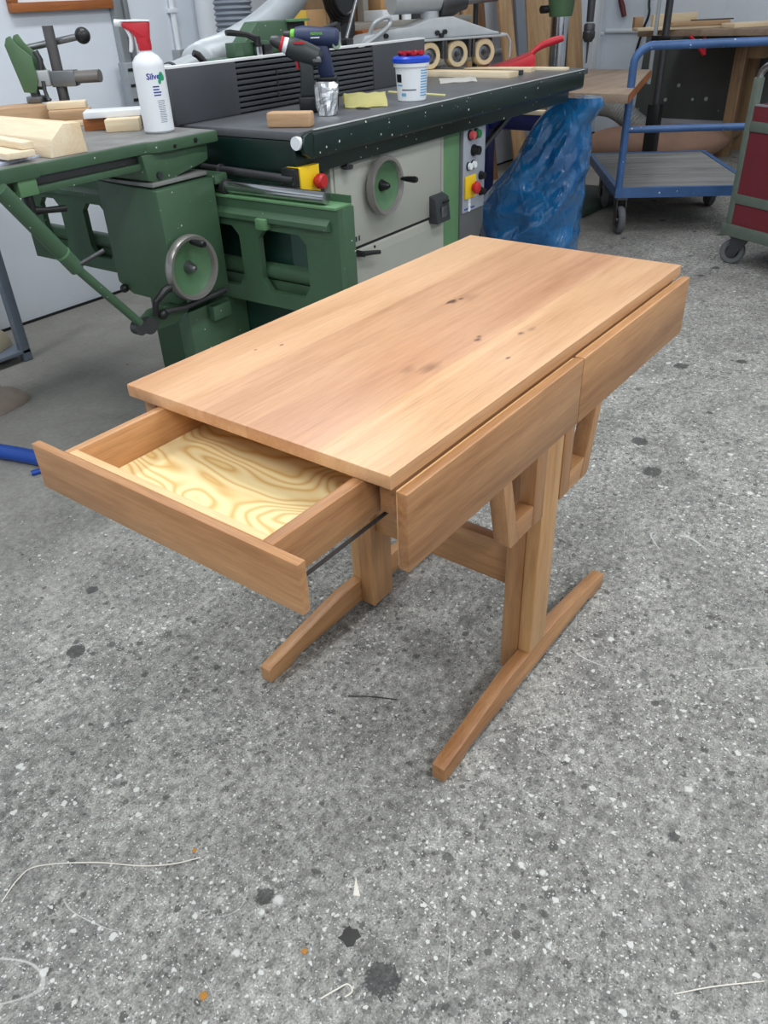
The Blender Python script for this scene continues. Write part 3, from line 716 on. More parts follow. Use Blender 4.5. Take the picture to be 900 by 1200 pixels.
o = obj('paper_scrap', sheet([(-.045,.003),(-.01,.012),(.02,.016),(.05,.004)], 6, .16, .003), paper_w, smooth=True)
o.location = (2.62,1.56,T+.001); o.rotation_euler = (0,0,VIEW); tag(o, 'white scrap of paper lying right of the tub', 'paper')
o = obj('folding_rule', G().prism([(0,-.006),(0,.006),(.30,.006),(.30,-.006)], 'z', 0, .006), paper_y, None, .001)
o.location = (2.19,1.615,T); o.rotation_euler = (0,0,math.atan2(1.314-1.609, 2.142-2.188)); tag(o, 'thin pale yellow stick lying behind the tub', 'stick')
o = obj('tiny_shaving', sheet([(-.006,.001),(0,.003),(.006,.001)], 4, .05, .001), black)
o.location = (1.71,1.37,T+.001); o.rotation_euler = (0,0,VIEW); o.name = 'tape_strip'; tag(o, 'small black strip of tape in front of the yellow paper', 'tape')
# wipes tub
tb = thing('plastic_tub', 'white round tub with blue lid and printed label on the machine table', 'tub', (1.995,1.365,T), VIEW)
obj('tub_body', G().lathe([(0,0),(.049,0),(.052,.003),(.059,.108),(.064,.110),(.066,.126),(0,.126)], seg=40), white, tb, smooth=True)
obj('tub_lid', G().lathe([(.0665,.122),(.0685,.124),(.0685,.136),(.062,.142),(0,.142)], seg=40), blue_lid, tb, smooth=True)
def cone_patch(a0, a1, z0, z1):
    rr = lambda z: .0526+(.0594-.0526)*(z-.003)/.105
    g = G(); n = 5
    for i in range(n):
        p = a0+(a1-a0)*i/n; q = a0+(a1-a0)*(i+1)/n
        g.face([(rr(z)*math.sin(t), -rr(z)*math.cos(t), z) for t, z in ((p,z0),(q,z0),(q,z1),(p,z1))])
    return g
tub_ltblue = paint('tub_print', (110,170,214), .5, var=.05)
obj('lettering_block', cone_patch(-1.25,-.75,.062,.088), black, tb)
obj('lettering_line', cone_patch(-.75,.25,.036,.0405), ltext, tb)
obj('lettering_line', cone_patch(-1.2,-.7,.050,.055), tub_ltblue, tb)
obj('lettering_line', cone_patch(-.8,-.45,.018,.028), tub_ltblue, tb)
for k in range(10):
    obj('lettering_line', cone_patch(.55,1.25-.04*(k % 3),.096-.0088*k,.1005-.0088*k), tub_ltblue, tb)
g = G()
for (cx_, cy_, rr) in ((-.028,.0,.016), (.002,-.012,.015), (.028,.004,.014), (.004,.014,.016)):
    g.tube([(cx_+rr*math.cos(t*.63), cy_+rr*math.sin(t*.63), .150+.004*math.sin(t*1.3)) for t in range(11)], .0055, 8)
o = obj('red_clip', g, ruby, None, smooth=True); o.location = (1.995,1.365,T); o.rotation_euler = (0,0,VIEW); tag(o, 'glossy red plastic loops lying on the blue tub lid', 'clip')
# strips of wood and dustpan at the right end
def stick(name, label, p0, p1, wd, ht, z, mat, cat='wood'):
    d = Vector((p1[0]-p0[0], p1[1]-p0[1])); ln = d.length
    o = obj(name, G().box(0, ln, -wd/2, wd/2, 0, ht), mat, None, .0015); o.location = (p0[0],p0[1],z); o.rotation_euler = (0,0,math.atan2(d.y,d.x))
    return tag(o, label, cat)
stick('wood_strip', 'pale wide wood strip with dark end beside paper scrap', (2.86,1.90), (2.86,1.42), .09, .024, T, w_palex)
stick('wood_strip', 'narrow pale wood strip in front of the red dustpan', (3.07,1.80), (3.12,1.46), .06, .020, T, w_palex)
stick('steel_bar', 'flat dark steel bar between two wood strips', (2.965,1.98), (2.975,1.44), .03, .020, T, dgrey, 'bar')
stick('wood_batten', 'rough cream batten lying behind the narrow strip', (3.235,1.66), (3.235,1.34), .04, .012, T, w_palex)
dp = thing('dustpan', 'red plastic dustpan resting on the far right end of the table', 'dustpan', (3.26,1.655,T+.0005), VIEW-.08)
obj('pan', G().prism([(-.13,.0),(.105,.0),(.105,.060),(.085,.062),(.03,.042),(-.13,.004)], 'y', -.10, .10), red, dp, .003)
obj('pan_hollow', G().prism([(-.12,.0045),(.03,.0435),(.085,.0635),(.085,.065),(.03,.045),(-.12,.006)], 'y', -.085, .085), paint('red_inner', (168,24,40), .5), dp)
obj('handle', G().tube([(.095,0,.060),(.115,0,.078),(.15,0,.098),(.20,0,.112),(.245,0,.122)], [.013,.013,.016,.017,.014], 12), red, dp, smooth=True)

# power feeder
pf = thing('power_feeder', 'grey power feeder with pale rubber rollers behind the tub', 'power feeder', (3.03,1.86,0), math.radians(-28))
fbo = obj('feeder_body', G().prism([(-.50,1.062),(-.47,1.098),(-.40,1.106),(-.34,1.118),(-.24,1.122),(-.14,1.150),(-.02,1.154),(.10,1.118),(.20,1.088),(.24,1.080),(.24,1.070),(-.40,1.070)], 'y', -.05, .08), castal, pf, .005)
obj('feeder_plate', G().box(-.52,.26,-.075,.095,1.060,1.0695), castal, fbo, .002)
for k in (-.235,-.08,-.065,.065,.085): obj('guide_post', G().cyl((k,-.066,1.0595),(k,-.066,.985),.009,seg=12), dsteel, fbo, smooth=True)
for k, zz_ in ((-.37,1.092),(-.105,1.092),(-.065,1.094),(-.083,1.080)): obj('bolt', G().cyl((k,-.0505,zz_),(k,-.064,zz_),.011,.010,12), black, fbo, smooth=True)
obj('drive_box', G().box(-.48,.22,-.02,.07,.985,1.0595), dsteel, fbo, .004)
for k in (-.45,-.30,-.15,0.0,.15):
    ro = obj('roller', G().lathe([(.034,-.022),(.052,-.024),(.058,-.016),(.058,.018),(.052,.022),(.034,.022),(.034,-.022)], (k,-.045,1.000), (0,1,0), 36), tyre, pf, smooth=True)
    obj('roller_hub', G().lathe([(0,-.016),(.012,-.018),(.014,-.010),(.027,-.008),(.0335,-.018),(.0335,.020),(0,.020)], (k,-.045,1.000), (0,1,0), 28), steel, ro, smooth=True)
    obj('hub_nut', G().cyl((k,-.0635,1.000),(k,-.069,1.000),.009,seg=6), dsteel, ro)
mo = obj('motor', G().cyl((-.30,.03,1.232),(-.06,.03,1.232),.062,seg=28), castal, pf, smooth=True)
obj('gearbox', G().lathe([(0,-.02),(.060,-.02),(.066,.0),(.056,.06),(.040,.10),(.036,.13),(0,.13)], (-.04,.03,1.205), (1,0,.05), 24), dsteel, mo, smooth=True)
obj('motor_foot', G().cyl((-.10,.03,1.150),(-.10,.03,1.178),.045,seg=18), castal, mo, smooth=True)
obj('support_arm', G().cyl((.085,.03,1.212),(.27,.03,1.220),.017,seg=16), steel, pf, smooth=True)
obj('support_column', G().cyl((.205,.12,.925),(.205,.12,1.75),.013,seg=16), black, pf, smooth=True)
obj('feeder_cable', G().tube(spline([(-.44,-.02,1.095),(-.42,-.05,1.145),(-.36,-.055,1.165),(-.35,-.055,1.135),(-.44,-.07,1.085),(-.52,-.08,1.045),(-.55,-.08,.98)], 5), .010, 10), castal, pf, smooth=True)
obj('side_guard', G().tube([(.24,-.06,1.072),(.275,-.06,1.066),(.295,-.06,1.04),(.295,-.06,.97)], .006, 8), castal, pf, smooth=True)

# ------------------------------------------------------------------ wood and clamp on the tenoning table
def block(name, label, c, dims, rz, z, mat, bev=.003, cat='wood'):
    o = obj(name, G().box(-dims[0]/2,dims[0]/2,-dims[1]/2,dims[1]/2,0,dims[2]), mat, None, bev); o.location = (c[0],c[1],z); o.rotation_euler = (0,0,rz)
    return tag(o, label, cat)
TZ = .9206
o = obj('timber_offcut', G().prism([(.598,TZ),(.712,TZ),(.706,.995),(.655,.998),(.612,.965)], 'y', 0, .55), w_pale, None, .003)
o.location = (0,1.545,0); tag(o, 'thick pale chamfered timber offcut overhanging the carriage table edge', 'wood')
block('wood_strip', 'flat tan wood strip leaning beside the thick timber offcut', (.535,1.72), (.08,.34,.016), -.10, TZ+.012, w_pale)
block('wood_strip', 'short square pale strip on top of the tan strip', (.565,1.69), (.035,.26,.018), -.12, TZ+.0285, w_pale)
block('printed_leaflet', 'printed blue and white leaflet under the tan strip', (.50,1.68), (.16,.20,.006), .2, TZ, paint('leaflet_print', (190,196,214), .6, var=.35, scale=60), .0005, 'paper')
block('wood_block', 'weathered grey brown block under the clamp foot', (.955,2.255), (.17,.12,.064), VIEW+.55, TZ, w_tan)
block('wood_block', 'pale planed block stacked on the tan one beside the clamp', (1.052,2.115), (.125,.05,.022), VIEW+.16, TZ+.0495, w_palex)
block('wood_block', 'tan planed block directly under the pale one', (1.045,2.095), (.13,.075,.030), VIEW+.16, TZ+.019, w_tan)
block('wood_block', 'wide cream block at the bottom of the small stack', (1.045,2.09), (.13,.08,.0185), VIEW+.16, TZ, w_palex)
block('white_board', 'white coated board resting on two small blocks left of the bottle', (1.075,1.865), (.22,.10,.018), VIEW+.18, TZ+.0365, white, .001, 'board')
block('wood_block', 'light wooden block under the white board near the bottle', (1.03,1.80), (.105,.06,.036), VIEW+.12, TZ, w_palex)
block('wood_block', 'red brown wooden block under the white board', (1.02,1.905), (.10,.04,.034), VIEW+.12, TZ, w_orange)
block('wood_block', 'small cream block just behind the spray bottle', (1.195,1.86), (.09,.04,.048), VIEW, TZ, w_palex)
cl = thing('hold_down_clamp', 'green and steel hold down clamp with black ball lever', 'clamp', (1.105,2.205,TZ), VIEW)
obj('clamp_rod', G().cyl((0,0,0),(0,0,.285),.018,seg=22), paint('rod_steel', (96,94,94), .4, .5), cl, smooth=True)
obj('slide_block', G().box(-.022,.060,-.026,.026,.108,.156), steel, cl, .003)
obj('clamp_shaft', G().cyl((.055,-.005,.134),(.145,-.020,.136),.0195,seg=22), paint('shaft_steel', (124,120,116), .4, .4), cl, smooth=True)
obj('side_plate', G().prism([(-.130,.256),(-.140,.236),(-.115,.098),(-.075,.094),(-.060,.128),(-.060,.20),(-.100,.235),(-.115,.262)], 'y', -.045, -.037), clampgreen, cl, .002)
obj('side_plate', G().prism([(-.120,.262),(-.130,.242),(-.105,.104),(-.065,.100),(-.030,.128),(-.050,.20),(-.090,.240),(-.105,.266)], 'y', .0, .008), clampgreen, cl, .002)
obj('clamp_housing', G().box(-.085,-.022,-.0365,-.001,.112,.160), castal, cl, .006)
lvv = obj('clamp_lever', G().cyl((-.105,.022,.222),(.085,.035,.250),.0105,seg=14), steel, cl, smooth=True)
obj('ball_knob', G().ball((.098,.036,.252),.0255), black, lvv, smooth=True)
obj('cam_arm', G().tube([(-.055,-.015,.215),(-.045,-.015,.19),(-.050,-.015,.16)], .010, 10), dsteel, cl, smooth=True)
obj('plunger', G().cyl((-.085,-.02,.075),(-.090,-.02,.112),.016,seg=16), dsteel, cl, smooth=True)
obj('plunger_foot', G().lathe([(0,0),(.034,0),(.036,.004),(.034,.018),(.012,.022),(0,.022)], (-.085,-.02,.0655), (0,0,1), 24), steel, cl, smooth=True)
obj('adjust_handle', G().tube([(-.045,-.035,.128),(-.045,-.04,.10),(-.042,-.04,.078),(-.036,-.042,.070)], [.007,.006,.007,.009], 10), dsteel, cl, smooth=True)

# ------------------------------------------------------------------ blue bag and its frame
from mathutils import noise as mn
def bag():
    g = G(); n, mz = 96, 70; rows = []
    dv = Vector((0,.56,-.83)); cv = Vector((0,.83,.56))
    def lerp(t, ks):
        for (a, va), (b, vb) in zip(ks, ks[1:]):
            if t <= b: return va+(vb-va)*(t-a)/(b-a)
        return ks[-1][1]
    for j in range(mz+1):
        t = j/mz; z = .004+t*.785
        ymax = lerp(t, [(0,1.86),(.30,1.90),(.45,1.80),(.62,1.67),(.80,1.58),(.93,1.50),(1,1.42)])
        ymin = lerp(t, [(0,1.33),(.2,1.36),(.5,1.33),(.85,1.315),(.95,1.255),(1,1.27)])
        hx = lerp(t, [(0,.15),(.3,.18),(.6,.13),(.9,.075),(1,.03)]); cx = 3.48-.05*t
        cy = (ymax+ymin)/2; wy = (ymax-ymin)/2
        row = []
        for i in range(n):
            a = 2*math.pi*i/n; ca_, sa_ = math.cos(a), math.sin(a)
            p = Vector((cx+hx*math.copysign(abs(ca_)**.75, ca_), cy+wy*math.copysign(abs(sa_)**.75, sa_), z))
            q = Vector((p.x*4, p.dot(cv)*7, p.dot(dv)*2.2))
            rdg = 1-2*abs(mn.noise(q)); q2 = Vector((p.x*9, p.dot(cv)*15+3, p.dot(dv)*6))
            r2 = 1-2*abs(mn.noise(q2)); q3 = p*22+Vector((5,1,2)); r3 = mn.noise(q3)
            edge = min(1, 6*t+.25)
            d = (.044*rdg+.020*r2+.005*r3)*edge
            row.append(g.bm.verts.new(p+Vector((ca_, sa_*.5, 0))*d))
        rows.append(row)
    for j in range(mz):
        for i in range(n): g.bm.faces.new([rows[j][i], rows[j][(i+1) % n], rows[j+1][(i+1) % n], rows[j+1][i]])
    g.bm.faces.new(rows[0][::-1]); g.bm.faces.new(rows[mz])
    return g
o = obj('refuse_bag', bag(), bag_mat(), None, smooth=True); tag(o, 'large crumpled blue plastic sack hanging under the machine table end', 'bag')
fr = thing('bag_stand', 'dark blue steel frame beside the blue plastic sack', 'stand', (3.70,2.04,0))
obj('upright', G().box(-.04,.04,-.035,.035,0,.66), navy_frame, fr, .004)
obj('cross_beam', G().box(-.03,.03,-.52,-.0355,.585,.665), navy_frame, fr, .003)
obj('upright_cap', G().box(-.05,.05,-.05,.05,.6601,.69), navy_frame, fr, .004)
obj('bolt', G().cyl((-.0405,0,.56),(-.052,0,.56),.014,seg=10), edge_m, fr)
obj('base_plate', G().box(-.12,.12,-.12,.12,0.0,.02).box(-.05,.05,-.05,.05,.02,.06), navy_frame, fr)
stick('wood_batten', 'cream batten lying on the dark blue frame beam', (3.69,1.98), (3.69,1.60), .05, .022, .6655, w_palex)

# ------------------------------------------------------------------ drill press on the right
dpz = .775
pr = thing('pillar_drill', 'green pillar drill with steel column, chuck and wooden work table', 'pillar drill', (4.78,2.10,0))
obj('base', G().box(-.50,.25,-.46,.22,0,.05), paint('press_base', (44,62,54), .5, var=.15), pr, .012)
obj('column', G().cyl((0,.05,.05),(0,.05,1.75),.058,seg=28), chrome, pr, smooth=True)
obj('head_casting', G().lathe([(.0585,0),(.072,0),(.078,.03),(.085,.10),(.10,.16),(.10,.6),(.0585,.6)], (0,.05,1.092), (0,0,1), 24), clampgreen, pr, smooth=True)
obj('head_knob', G().cyl((-.09,.10,1.135),(-.135,.12,1.135),.022,seg=14), black, pr, smooth=True)
obj('head_arm', G().box(-.10,.10,-.35,0,1.32,1.72), clampgreen, pr, .02)
sp = (-.10,-.20)
obj('spindle', G().cyl((sp[0],sp[1],1.32),(sp[0],sp[1],1.062),.026,.022,16), dsteel, pr, smooth=True)
ch = obj('chuck', G().lathe([(0,.10),(.028,.10),(.034,.09),(.034,.06),(.038,.055),(.038,.025),(.022,.0),(0,.0)], (sp[0],sp[1],.955), (0,0,1), 22), dsteel, pr, smooth=True)
obj('drill_bit', G().cyl((sp[0],sp[1],.955),(sp[0],sp[1],.84),.008,.004,10), dsteel, ch, smooth=True)
obj('table_arm', G().box(-.12,.12,-.45,.0,.66,.735), paint('press_table', (56,66,60), .5), pr, .01)
wt = obj('work_table', G().prism([(-1.05,-.88),(-1.05,-.45),(.30,.0),(.32,-.47)], 'z', dpz-.045, dpz), w_bench, pr, .004)
obj('table_edge', G().prism([(-1.056,-.884),(-1.0505,-.884),(.3205,-.474),(.326,-.474)], 'z', dpz-.045, dpz-.001), w_orange, wt)
obj('table_plate', G().prism([(-.75,-.70),(-.80,-.45),(.20,-.10),(.22,-.45)], 'z', dpz-.075, dpz-.0455), paint('press_plate', (60,68,62), .5), pr, .004)

# ------------------------------------------------------------------ platform trolley
ang = math.radians(-58)
tr = thing('platform_trolley', 'blue tubular platform trolley with grey worn wooden deck', 'trolley', (4.0,1.335,0), ang)
TW, TD = .80, 1.20   # along the handle, and away from it
dk = .255
g = G(); fr_ = obj('deck_frame', G().box(0,TW,0,.03,dk-.05,dk+.004).box(0,TW,TD-.03,TD,dk-.05,dk+.004).box(0,.03,.03,TD-.03,dk-.05,dk+.004).box(TW-.03,TW,.03,TD-.03,dk-.05,dk+.004), trolley_blue, tr)
for k in range(4):
    y0 = .032+k*(TD-.064)/4; y1 = .032+(k+1)*(TD-.064)/4
    obj('plank', G().box(.032,TW-.032,y0+.0015,y1-.0015,dk-.03,dk+.001), w_grey, fr_, .0015, tint=[0,.05,-.04,.03][k])
rad = .09
pts = [(.018,.02,dk-.04),(.018,.02,.50),(.018,.02,.88)]
for i in range(1,8):
    t = math.pi/2*i/7; pts.append((.018+rad*(1-math.cos(t)),.02,.88+rad*math.sin(t)))
pts2 = pts+[(TW-p[0],p[1],p[2]) for p in reversed(pts)]
obj('push_handle', G().tube(pts2, .0215, 16), trolley_blue, tr, smooth=True)
obj('cross_bar', G().cyl((.03,.02,.565),(TW-.03,.02,.565),.0185,seg=16), trolley_blue, tr, smooth=True)
def caster(parent, x, y, r, wdt, rz, swivel=True, tag_='caster', top=.2):
    e = Matrix.Translation((x,y,0)) @ Matrix.Rotation(rz,4,'Z')
    def q(p): return e @ Vector(p)
    ax = (e.to_3x3() @ Vector((0,1,0)))
    wl = obj('wheel', G().lathe([(r*.58,-wdt*.4),(r*.9,-wdt*.5),(r,-wdt*.3),(r,wdt*.3),(r*.9,wdt*.5),(r*.58,wdt*.4),(r*.58,-wdt*.4)], q((-.03 if swivel else 0,0,r)), ax, 28), rubber, parent, smooth=True)
    obj('wheel_hub', G().lathe([(0,-wdt*.55),(r*.2,-wdt*.55),(r*.25,-wdt*.2),(r*.575,-wdt*.3),(r*.575,wdt*.3),(r*.25,wdt*.2),(r*.2,wdt*.55),(0,wdt*.55)], q((-.03 if swivel else 0,0,r)), ax, 24), dsteel, wl, smooth=True)
    s = wdt*.5+.006
    f = G()
    for sg in (-1,1):
        f.prism([(-.048,r-.02),(-.012,r-.02),(.045,top-.012),(-.045,top-.012)], 'y', sg*s-.003, sg*s+.003, e)
    f.box(-.05,.05,-s-.003,s+.003,top-.012,top,e)
    obj('caster_fork', f, dsteel, parent)
caster(tr, .04, .05, .078, .040, math.radians(95), True, top=dk-.05)
caster(tr, TW-.05, .05, .085, .045, math.radians(60), True, top=dk-.05)
caster(tr, .05, .70, .098, .045, math.radians(90), False, top=dk-.05)
caster(tr, TW-.06, .70, .098, .045, math.radians(90), False, top=dk-.05)

# ------------------------------------------------------------------ red panelled cart
ca = math.atan2(-.253,-.127)
ct = thing('panel_cart', 'tall cart with dark red panels, grey green frame and bent chrome handle', 'cart', (3.735,.622,0), ca)
CW, CH, CD_ = .62, .86, .62          # face width, post height, depth (local y towards the back)
zb = .145
obj('base_frame', G().box(-.012,CW,-.012,.03,zb,zb+.055).box(-.012,CW,CD_-.03,CD_,zb,zb+.055).box(-.012,.03,.03,CD_-.03,zb,zb+.055).box(CW-.03,CW,.03,CD_-.03,zb,zb+.055), cart_frame, ct, .002)
obj('floor_panel', G().box(.03,CW-.03,.03,CD_-.03,zb+.02,zb+.035), cart_red, ct)
for (x, y) in ((0,0),(CW-.035,0),(0,CD_-.035),(CW-.035,CD_-.035)):
    obj('corner_post', G().box(x,x+.035,y,y+.035,zb+.0551,CH), cart_frame, ct, .003)
for z in (.325,.655):
    obj('cross_band', G().box(.0352,CW-.0352,-.003,.012,z-.022,z+.022), cart_frame, ct, .001)
    obj('side_band', G().box(-.003,.012,.0352,CD_-.0352,z-.022,z+.022), cart_frame, ct, .001)
zs = [zb+.056,.302,.348,.632,.678,.742]
for k in range(3):
    obj('red_panel', G().box(.0352,CW-.0352,.004,.010,zs[2*k],zs[2*k+1]), cart_red, ct)
    obj('red_panel', G().box(.004,.010,.0352,CD_-.0352,zs[2*k],zs[2*k+1]), cart_red, ct)
obj('top_lip', G().box(.0352,CW-.0352,.003,.014,.742,.750), edge_m, ct)
pts = [(.018,.018,CH-.02)]
for i in range(0,9):
    t = math.pi/2*i/8; pts.append((.018+.09*(1-math.cos(t)),.018,CH+.06*math.sin(t)))
obj('cart_handle', G().tube(pts+[(CW-p[0],p[1],p[2]) for p in reversed(pts)], .016, 14), chrome, ct, smooth=True)
caster(ct, .075, .05, .062, .032, math.radians(25), True, top=zb)
caster(ct, CW-.08, .05, .062, .032, math.radians(40), True, top=zb)
caster(ct, .08, CD_-.07, .062, .032, math.radians(10), True, top=zb)
caster(ct, CW-.08, CD_-.07, .062, .032, math.radians(0), True, top=zb)

# ------------------------------------------------------------------ right background: bench, panel, stand, sack
bn = thing('trestle_bench', 'old wooden bench standing behind the blue trolley', 'bench', (6.55,1.20,0))
obj('bench_top', G().box(-.25,.85,-1.6,1.02,.90,.945), w_bench, bn, .004)
for (x, y) in ((.25,.30),(.62,.30),(.25,-1.3),(.62,-1.3)):
    obj('leg', G().box(x,x+.09,y,y+.09,0,.899), w_old, bn, .004)
obj('leg_apron', G().prism([(-1.3,.80),(-1.3,.899),(.30,.899),(.30,.72),(.16,.72),(.05,.79)], 'x', .27,.30), w_old, bn, .003)
obj('foot_rail', G().box(.34,.62,.32,.37,.12,.20), w_old, bn, .003)
block('wood_offcut', 'cream board standing upright on the old bench', (6.52,2.02), (.42,.03,.10), VIEW+.35, .9455, w_palex)
block('wood_offcut', 'small tan wooden block at the left end of the bench', (6.36,2.25), (.07,.06,.085), VIEW, .9455, w_tan)
block('wood_offcut', 'long thin pale strip near the front edge of the bench', (6.40,1.88), (.80,.12,.020), VIEW+.05, .9455, w_palex)
block('wood_offcut', 'grey brown board stacked on the thin pale strip', (6.44,1.80), (.46,.10,.030), VIEW+.05, .966, w_tan)
block('wood_offcut', 'white edged plank further right on the bench', (6.62,1.42), (.50,.16,.03), VIEW+.25, .9455, w_palex)
block('steel_square', 'dark metal square lying on the bench offcuts', (6.50,1.72), (.32,.03,.008), VIEW+.0, .9965, dgrey, .001, 'tool')
rc = obj('spring_clamp', G().tube([(0,0,.0),(.06,0,-.05),(.13,0,-.13)], [.012,.014,.012], 8).tube([(.135,0,-.13),(.12,0,-.05),(.115,0,.0)], [.012,.013,.012], 8), red, None, smooth=True)
rc.location = (6.28,1.80,.905); rc.rotation_euler = (0,0,VIEW); tag(rc, 'red spring clamp hanging from the bench edge', 'clamp')
sp_ = obj('sheet_panel', G().box(0,.03,-1.75,.62,0,.70, Matrix.Translation((7.33,1.95,.20)) @ Matrix.Rotation(math.radians(8),4,'Y')), panel_dk, None, .002)
tag(sp_, 'large dark grey sheet leaning on the wall behind the bench', 'panel')
sd = obj('panel_sill', G().box(7.30,7.60,.2,2.65,.06,.20), paint('sill_white', (190,194,204), .6, var=.05), None, .004); tag(sd, 'low whitish ledge under the dark grey sheet', 'ledge')
rs = thing('lifting_stand', 'steel tube stand with square black lower sleeve behind trolley', 'stand', (5.84,1.83,0))
obj('stand_sleeve', G().box(-.045,.045,-.045,.045,.0,.49), black, rs, .004)
obj('stand_tube', G().cyl((0,.0,.49),(0,.0,1.40),.026,seg=20), dsteel, rs, smooth=True)
obj('stand_slat', G().box(-.02,.0,.06,.085,.62,1.40), hose_w, rs, .002)
obj('stand_foot', G().box(-.12,.12,-.12,.12,0,.03), black, rs, .004)
obj('slat_clamp', G().box(-.03,.03,-.03,.09,.90,.93), black, rs, .002)
g = G(); random.seed(5)
n, mz = 26, 40; rows = []
for j in range(mz+1):
    t = j/mz; y = -.62+1.24*t; e = (1-abs(2*t-1)**5)
    row = []
    for i in range(n):
        a = 2*math.pi*i/n
        k = 1+.03*math.sin(3*a+6*t)+.02*math.sin(5*a-11*t)
        row.append(g.bm.verts.new((.20*e*k*math.cos(a), y, .14+.14*(e*.97+.0)*k*math.sin(a)-(.0))))
    rows.append(row)
for j in range(mz):
    for i in range(n): g.bm.faces.new([rows[j][i],rows[j][(i+1) % n],rows[j+1][(i+1) % n],rows[j+1][i]])
bmesh.ops.remove_doubles(g.bm, verts=g.bm.verts[:], dist=.0005)
o = obj('dust_sack', g, sack_m, None, smooth=True); o.location = (6.36,1.98,0); o.rotation_euler = (0,0,math.radians(35)); tag(o, 'long brown filled sack lying on the floor behind trolley', 'sack')
def ribbed(pts, r, pitch, amp, seg=18):
    # resample the path and pulse the radius
    P = [Vector(p) for p in pts]; out = []; rr = []; 
    seglen = [(P[i+1]-P[i]).length for i in range(len(P)-1)]; tot = sum(seglen); n = int(tot/pitch*4)
    for k in range(n+1):
        d = tot*k/n; i = 0
        while i < len(seglen)-1 and d > seglen[i]: d -= seglen[i]; i += 1
        out.append(P[i].lerp(P[i+1], min(1, d/seglen[i]))); rr.append(r+amp*math.sin(math.pi*k/2))
    return G().tube(out, rr, seg)
o = obj('floor_hose', ribbed(spline([(6.75,2.75,.36),(6.65,2.55,.37),(6.55,2.38,.34),(6.50,2.15,.22),(6.6,1.9,.11)]), .085, .026, .006), paint('pale_hose', (150,152,150), .5), None, smooth=True); tag(o, 'pale ribbed extraction hose behind the drill table', 'hose')

# ------------------------------------------------------------------ back wall fittings
fw = thing('wall_frame', 'wooden framed white board hung high on the left wall', 'frame', (1.76,3.06,1.245))
obj('frame_rail', G().box(-.26,.26,-.028,.008,0,.035), w_orange, fw, .003)
obj('frame_rail', G().box(-.26,.26,-.028,.008,.615,.65), w_orange, fw, .003)
for x in (-.26,.225): obj('frame_stile', G().box(x,x+.035,-.0275,.008,.0352,.6148), w_orange, fw, .003)
obj('frame_board', G().box(-.2248,.2248,-.010,.008,.0352,.6148), white, fw)
pp = thing('cable_trunking', 'grey vertical cable duct with slotted box behind the spray bottle', 'trunking', (2.055,3.07,0))
obj('duct', G().box(-.05,-.012,-.045,0,.85,2.6), edge_m, pp, .002)
obj('duct', G().box(.012,.04,-.030,0,.85,2.6), edge_m, pp, .002)
bxx = obj('slotted_box', G().box(-.095,.005,-.10,-.0455,.76,1.03), paint('box_grey', (150,156,162), .5), pp, .004)
for z in (.80,.87,.93,.995): obj('slot', G().box(-.085,-.035,-.1025,-.1005,z,z+.012), gap_m, bxx)
cp = thing('conduit_pipe', 'thin white conduit with small grey switch box on the wall', 'conduit', (2.36,3.06,0))
obj('pipe', G().cyl((0,-.012,1.06),(0,-.012,2.7),.014,seg=14), white, cp, smooth=True)
obj('switch_box', G().box(-.03,.035,-.05,0.008,.93,1.06), edge_m, cp, .004)
obj('pipe_clip', G().box(-.022,.022,-.03,.008,1.215,1.235), white, cp, .002)
o = obj('wall_column', G().cyl((2.56,2.95,0),(2.56,2.95,2.99),.105,seg=36), white, None, smooth=True); tag(o, 'round white vertical duct beside the grey ribbed hose', 'duct')
o = obj('ribbed_hose', ribbed([(2.45,2.72,.80),(2.45,2.72,2.2)], .088, .022, .005, 24), hose_g, None, smooth=True); tag(o, 'upright grey ribbed hose behind the machine fence', 'hose')
o = obj('flexible_hose', ribbed(spline([(1.50,1.945,1.068),(1.62,2.03,1.078),(1.80,2.12,1.092),(2.03,2.19,1.135),(2.22,2.22,1.20),(2.40,2.25,1.29),(2.62,2.3,1.45),(2.75,2.35,1.7)], 12), .055, .018, .0060, 24), hose_w, None, smooth=True); tag(o, 'silvery flexible hose sweeping down to the fence spigot', 'hose')
o = stick('leaning_board', 'narrow pale board leaning between the two hoses', (2.62,2.60), (2.68,2.60), .03, 1.9, 0, w_palez)
# horizontal and vertical service pipes in the far corner
o = obj('wall_pipe', G().cyl((5.2,3.045,.845),(7.52,3.045,.870),.020,seg=14), white, None, smooth=True); tag(o, 'white horizontal pipe along the back wall by the corner', 'pipe')
o = obj('wall_pipe', G().cyl((7.597,3.04,.885),(7.597,-1.5,.885),.020,seg=14), white, None, smooth=True); tag(o, 'white horizontal pipe along the right wall', 'pipe')
o = obj('corner_duct', G().box(7.22,7.34,2.99,3.069,0,2.9), white, None, .006); tag(o, 'white boxed upright duct in the far corner', 'duct')
o = obj('corner_pipe', G().cyl((7.42,3.04,0),(7.42,3.04,2.9),.022,seg=14), white, None, smooth=True); tag(o, 'white upright pipe beside the boxed corner duct', 'pipe')
o = obj('hanging_cable', G().tube(spline([(7.58,2.60,2.0),(7.56,2.64,1.20),(7.54,2.62,1.02),(7.55,2.66,.90),(7.56,2.70,.75),(7.56,2.72,.65)]), .012, 8), black, None, smooth=True); tag(o, 'black cable hanging down the right wall', 'cable')
ht = thing('hanging_tool', 'dark red handled hand tool hanging on the far wall', 'tool', (7.58,2.92,1.08))
obj('handle', G().tube([(0,-.05,-.08),(0,-.02,0),(0,.02,.09)], [.022,.026,.02], 10), paint('tool_red', (96,30,34), .5), ht, smooth=True)
obj('tool_shaft', G().cyl((0,.02,.09),(0,.06,.32),.012,seg=10), dsteel, ht, smooth=True)
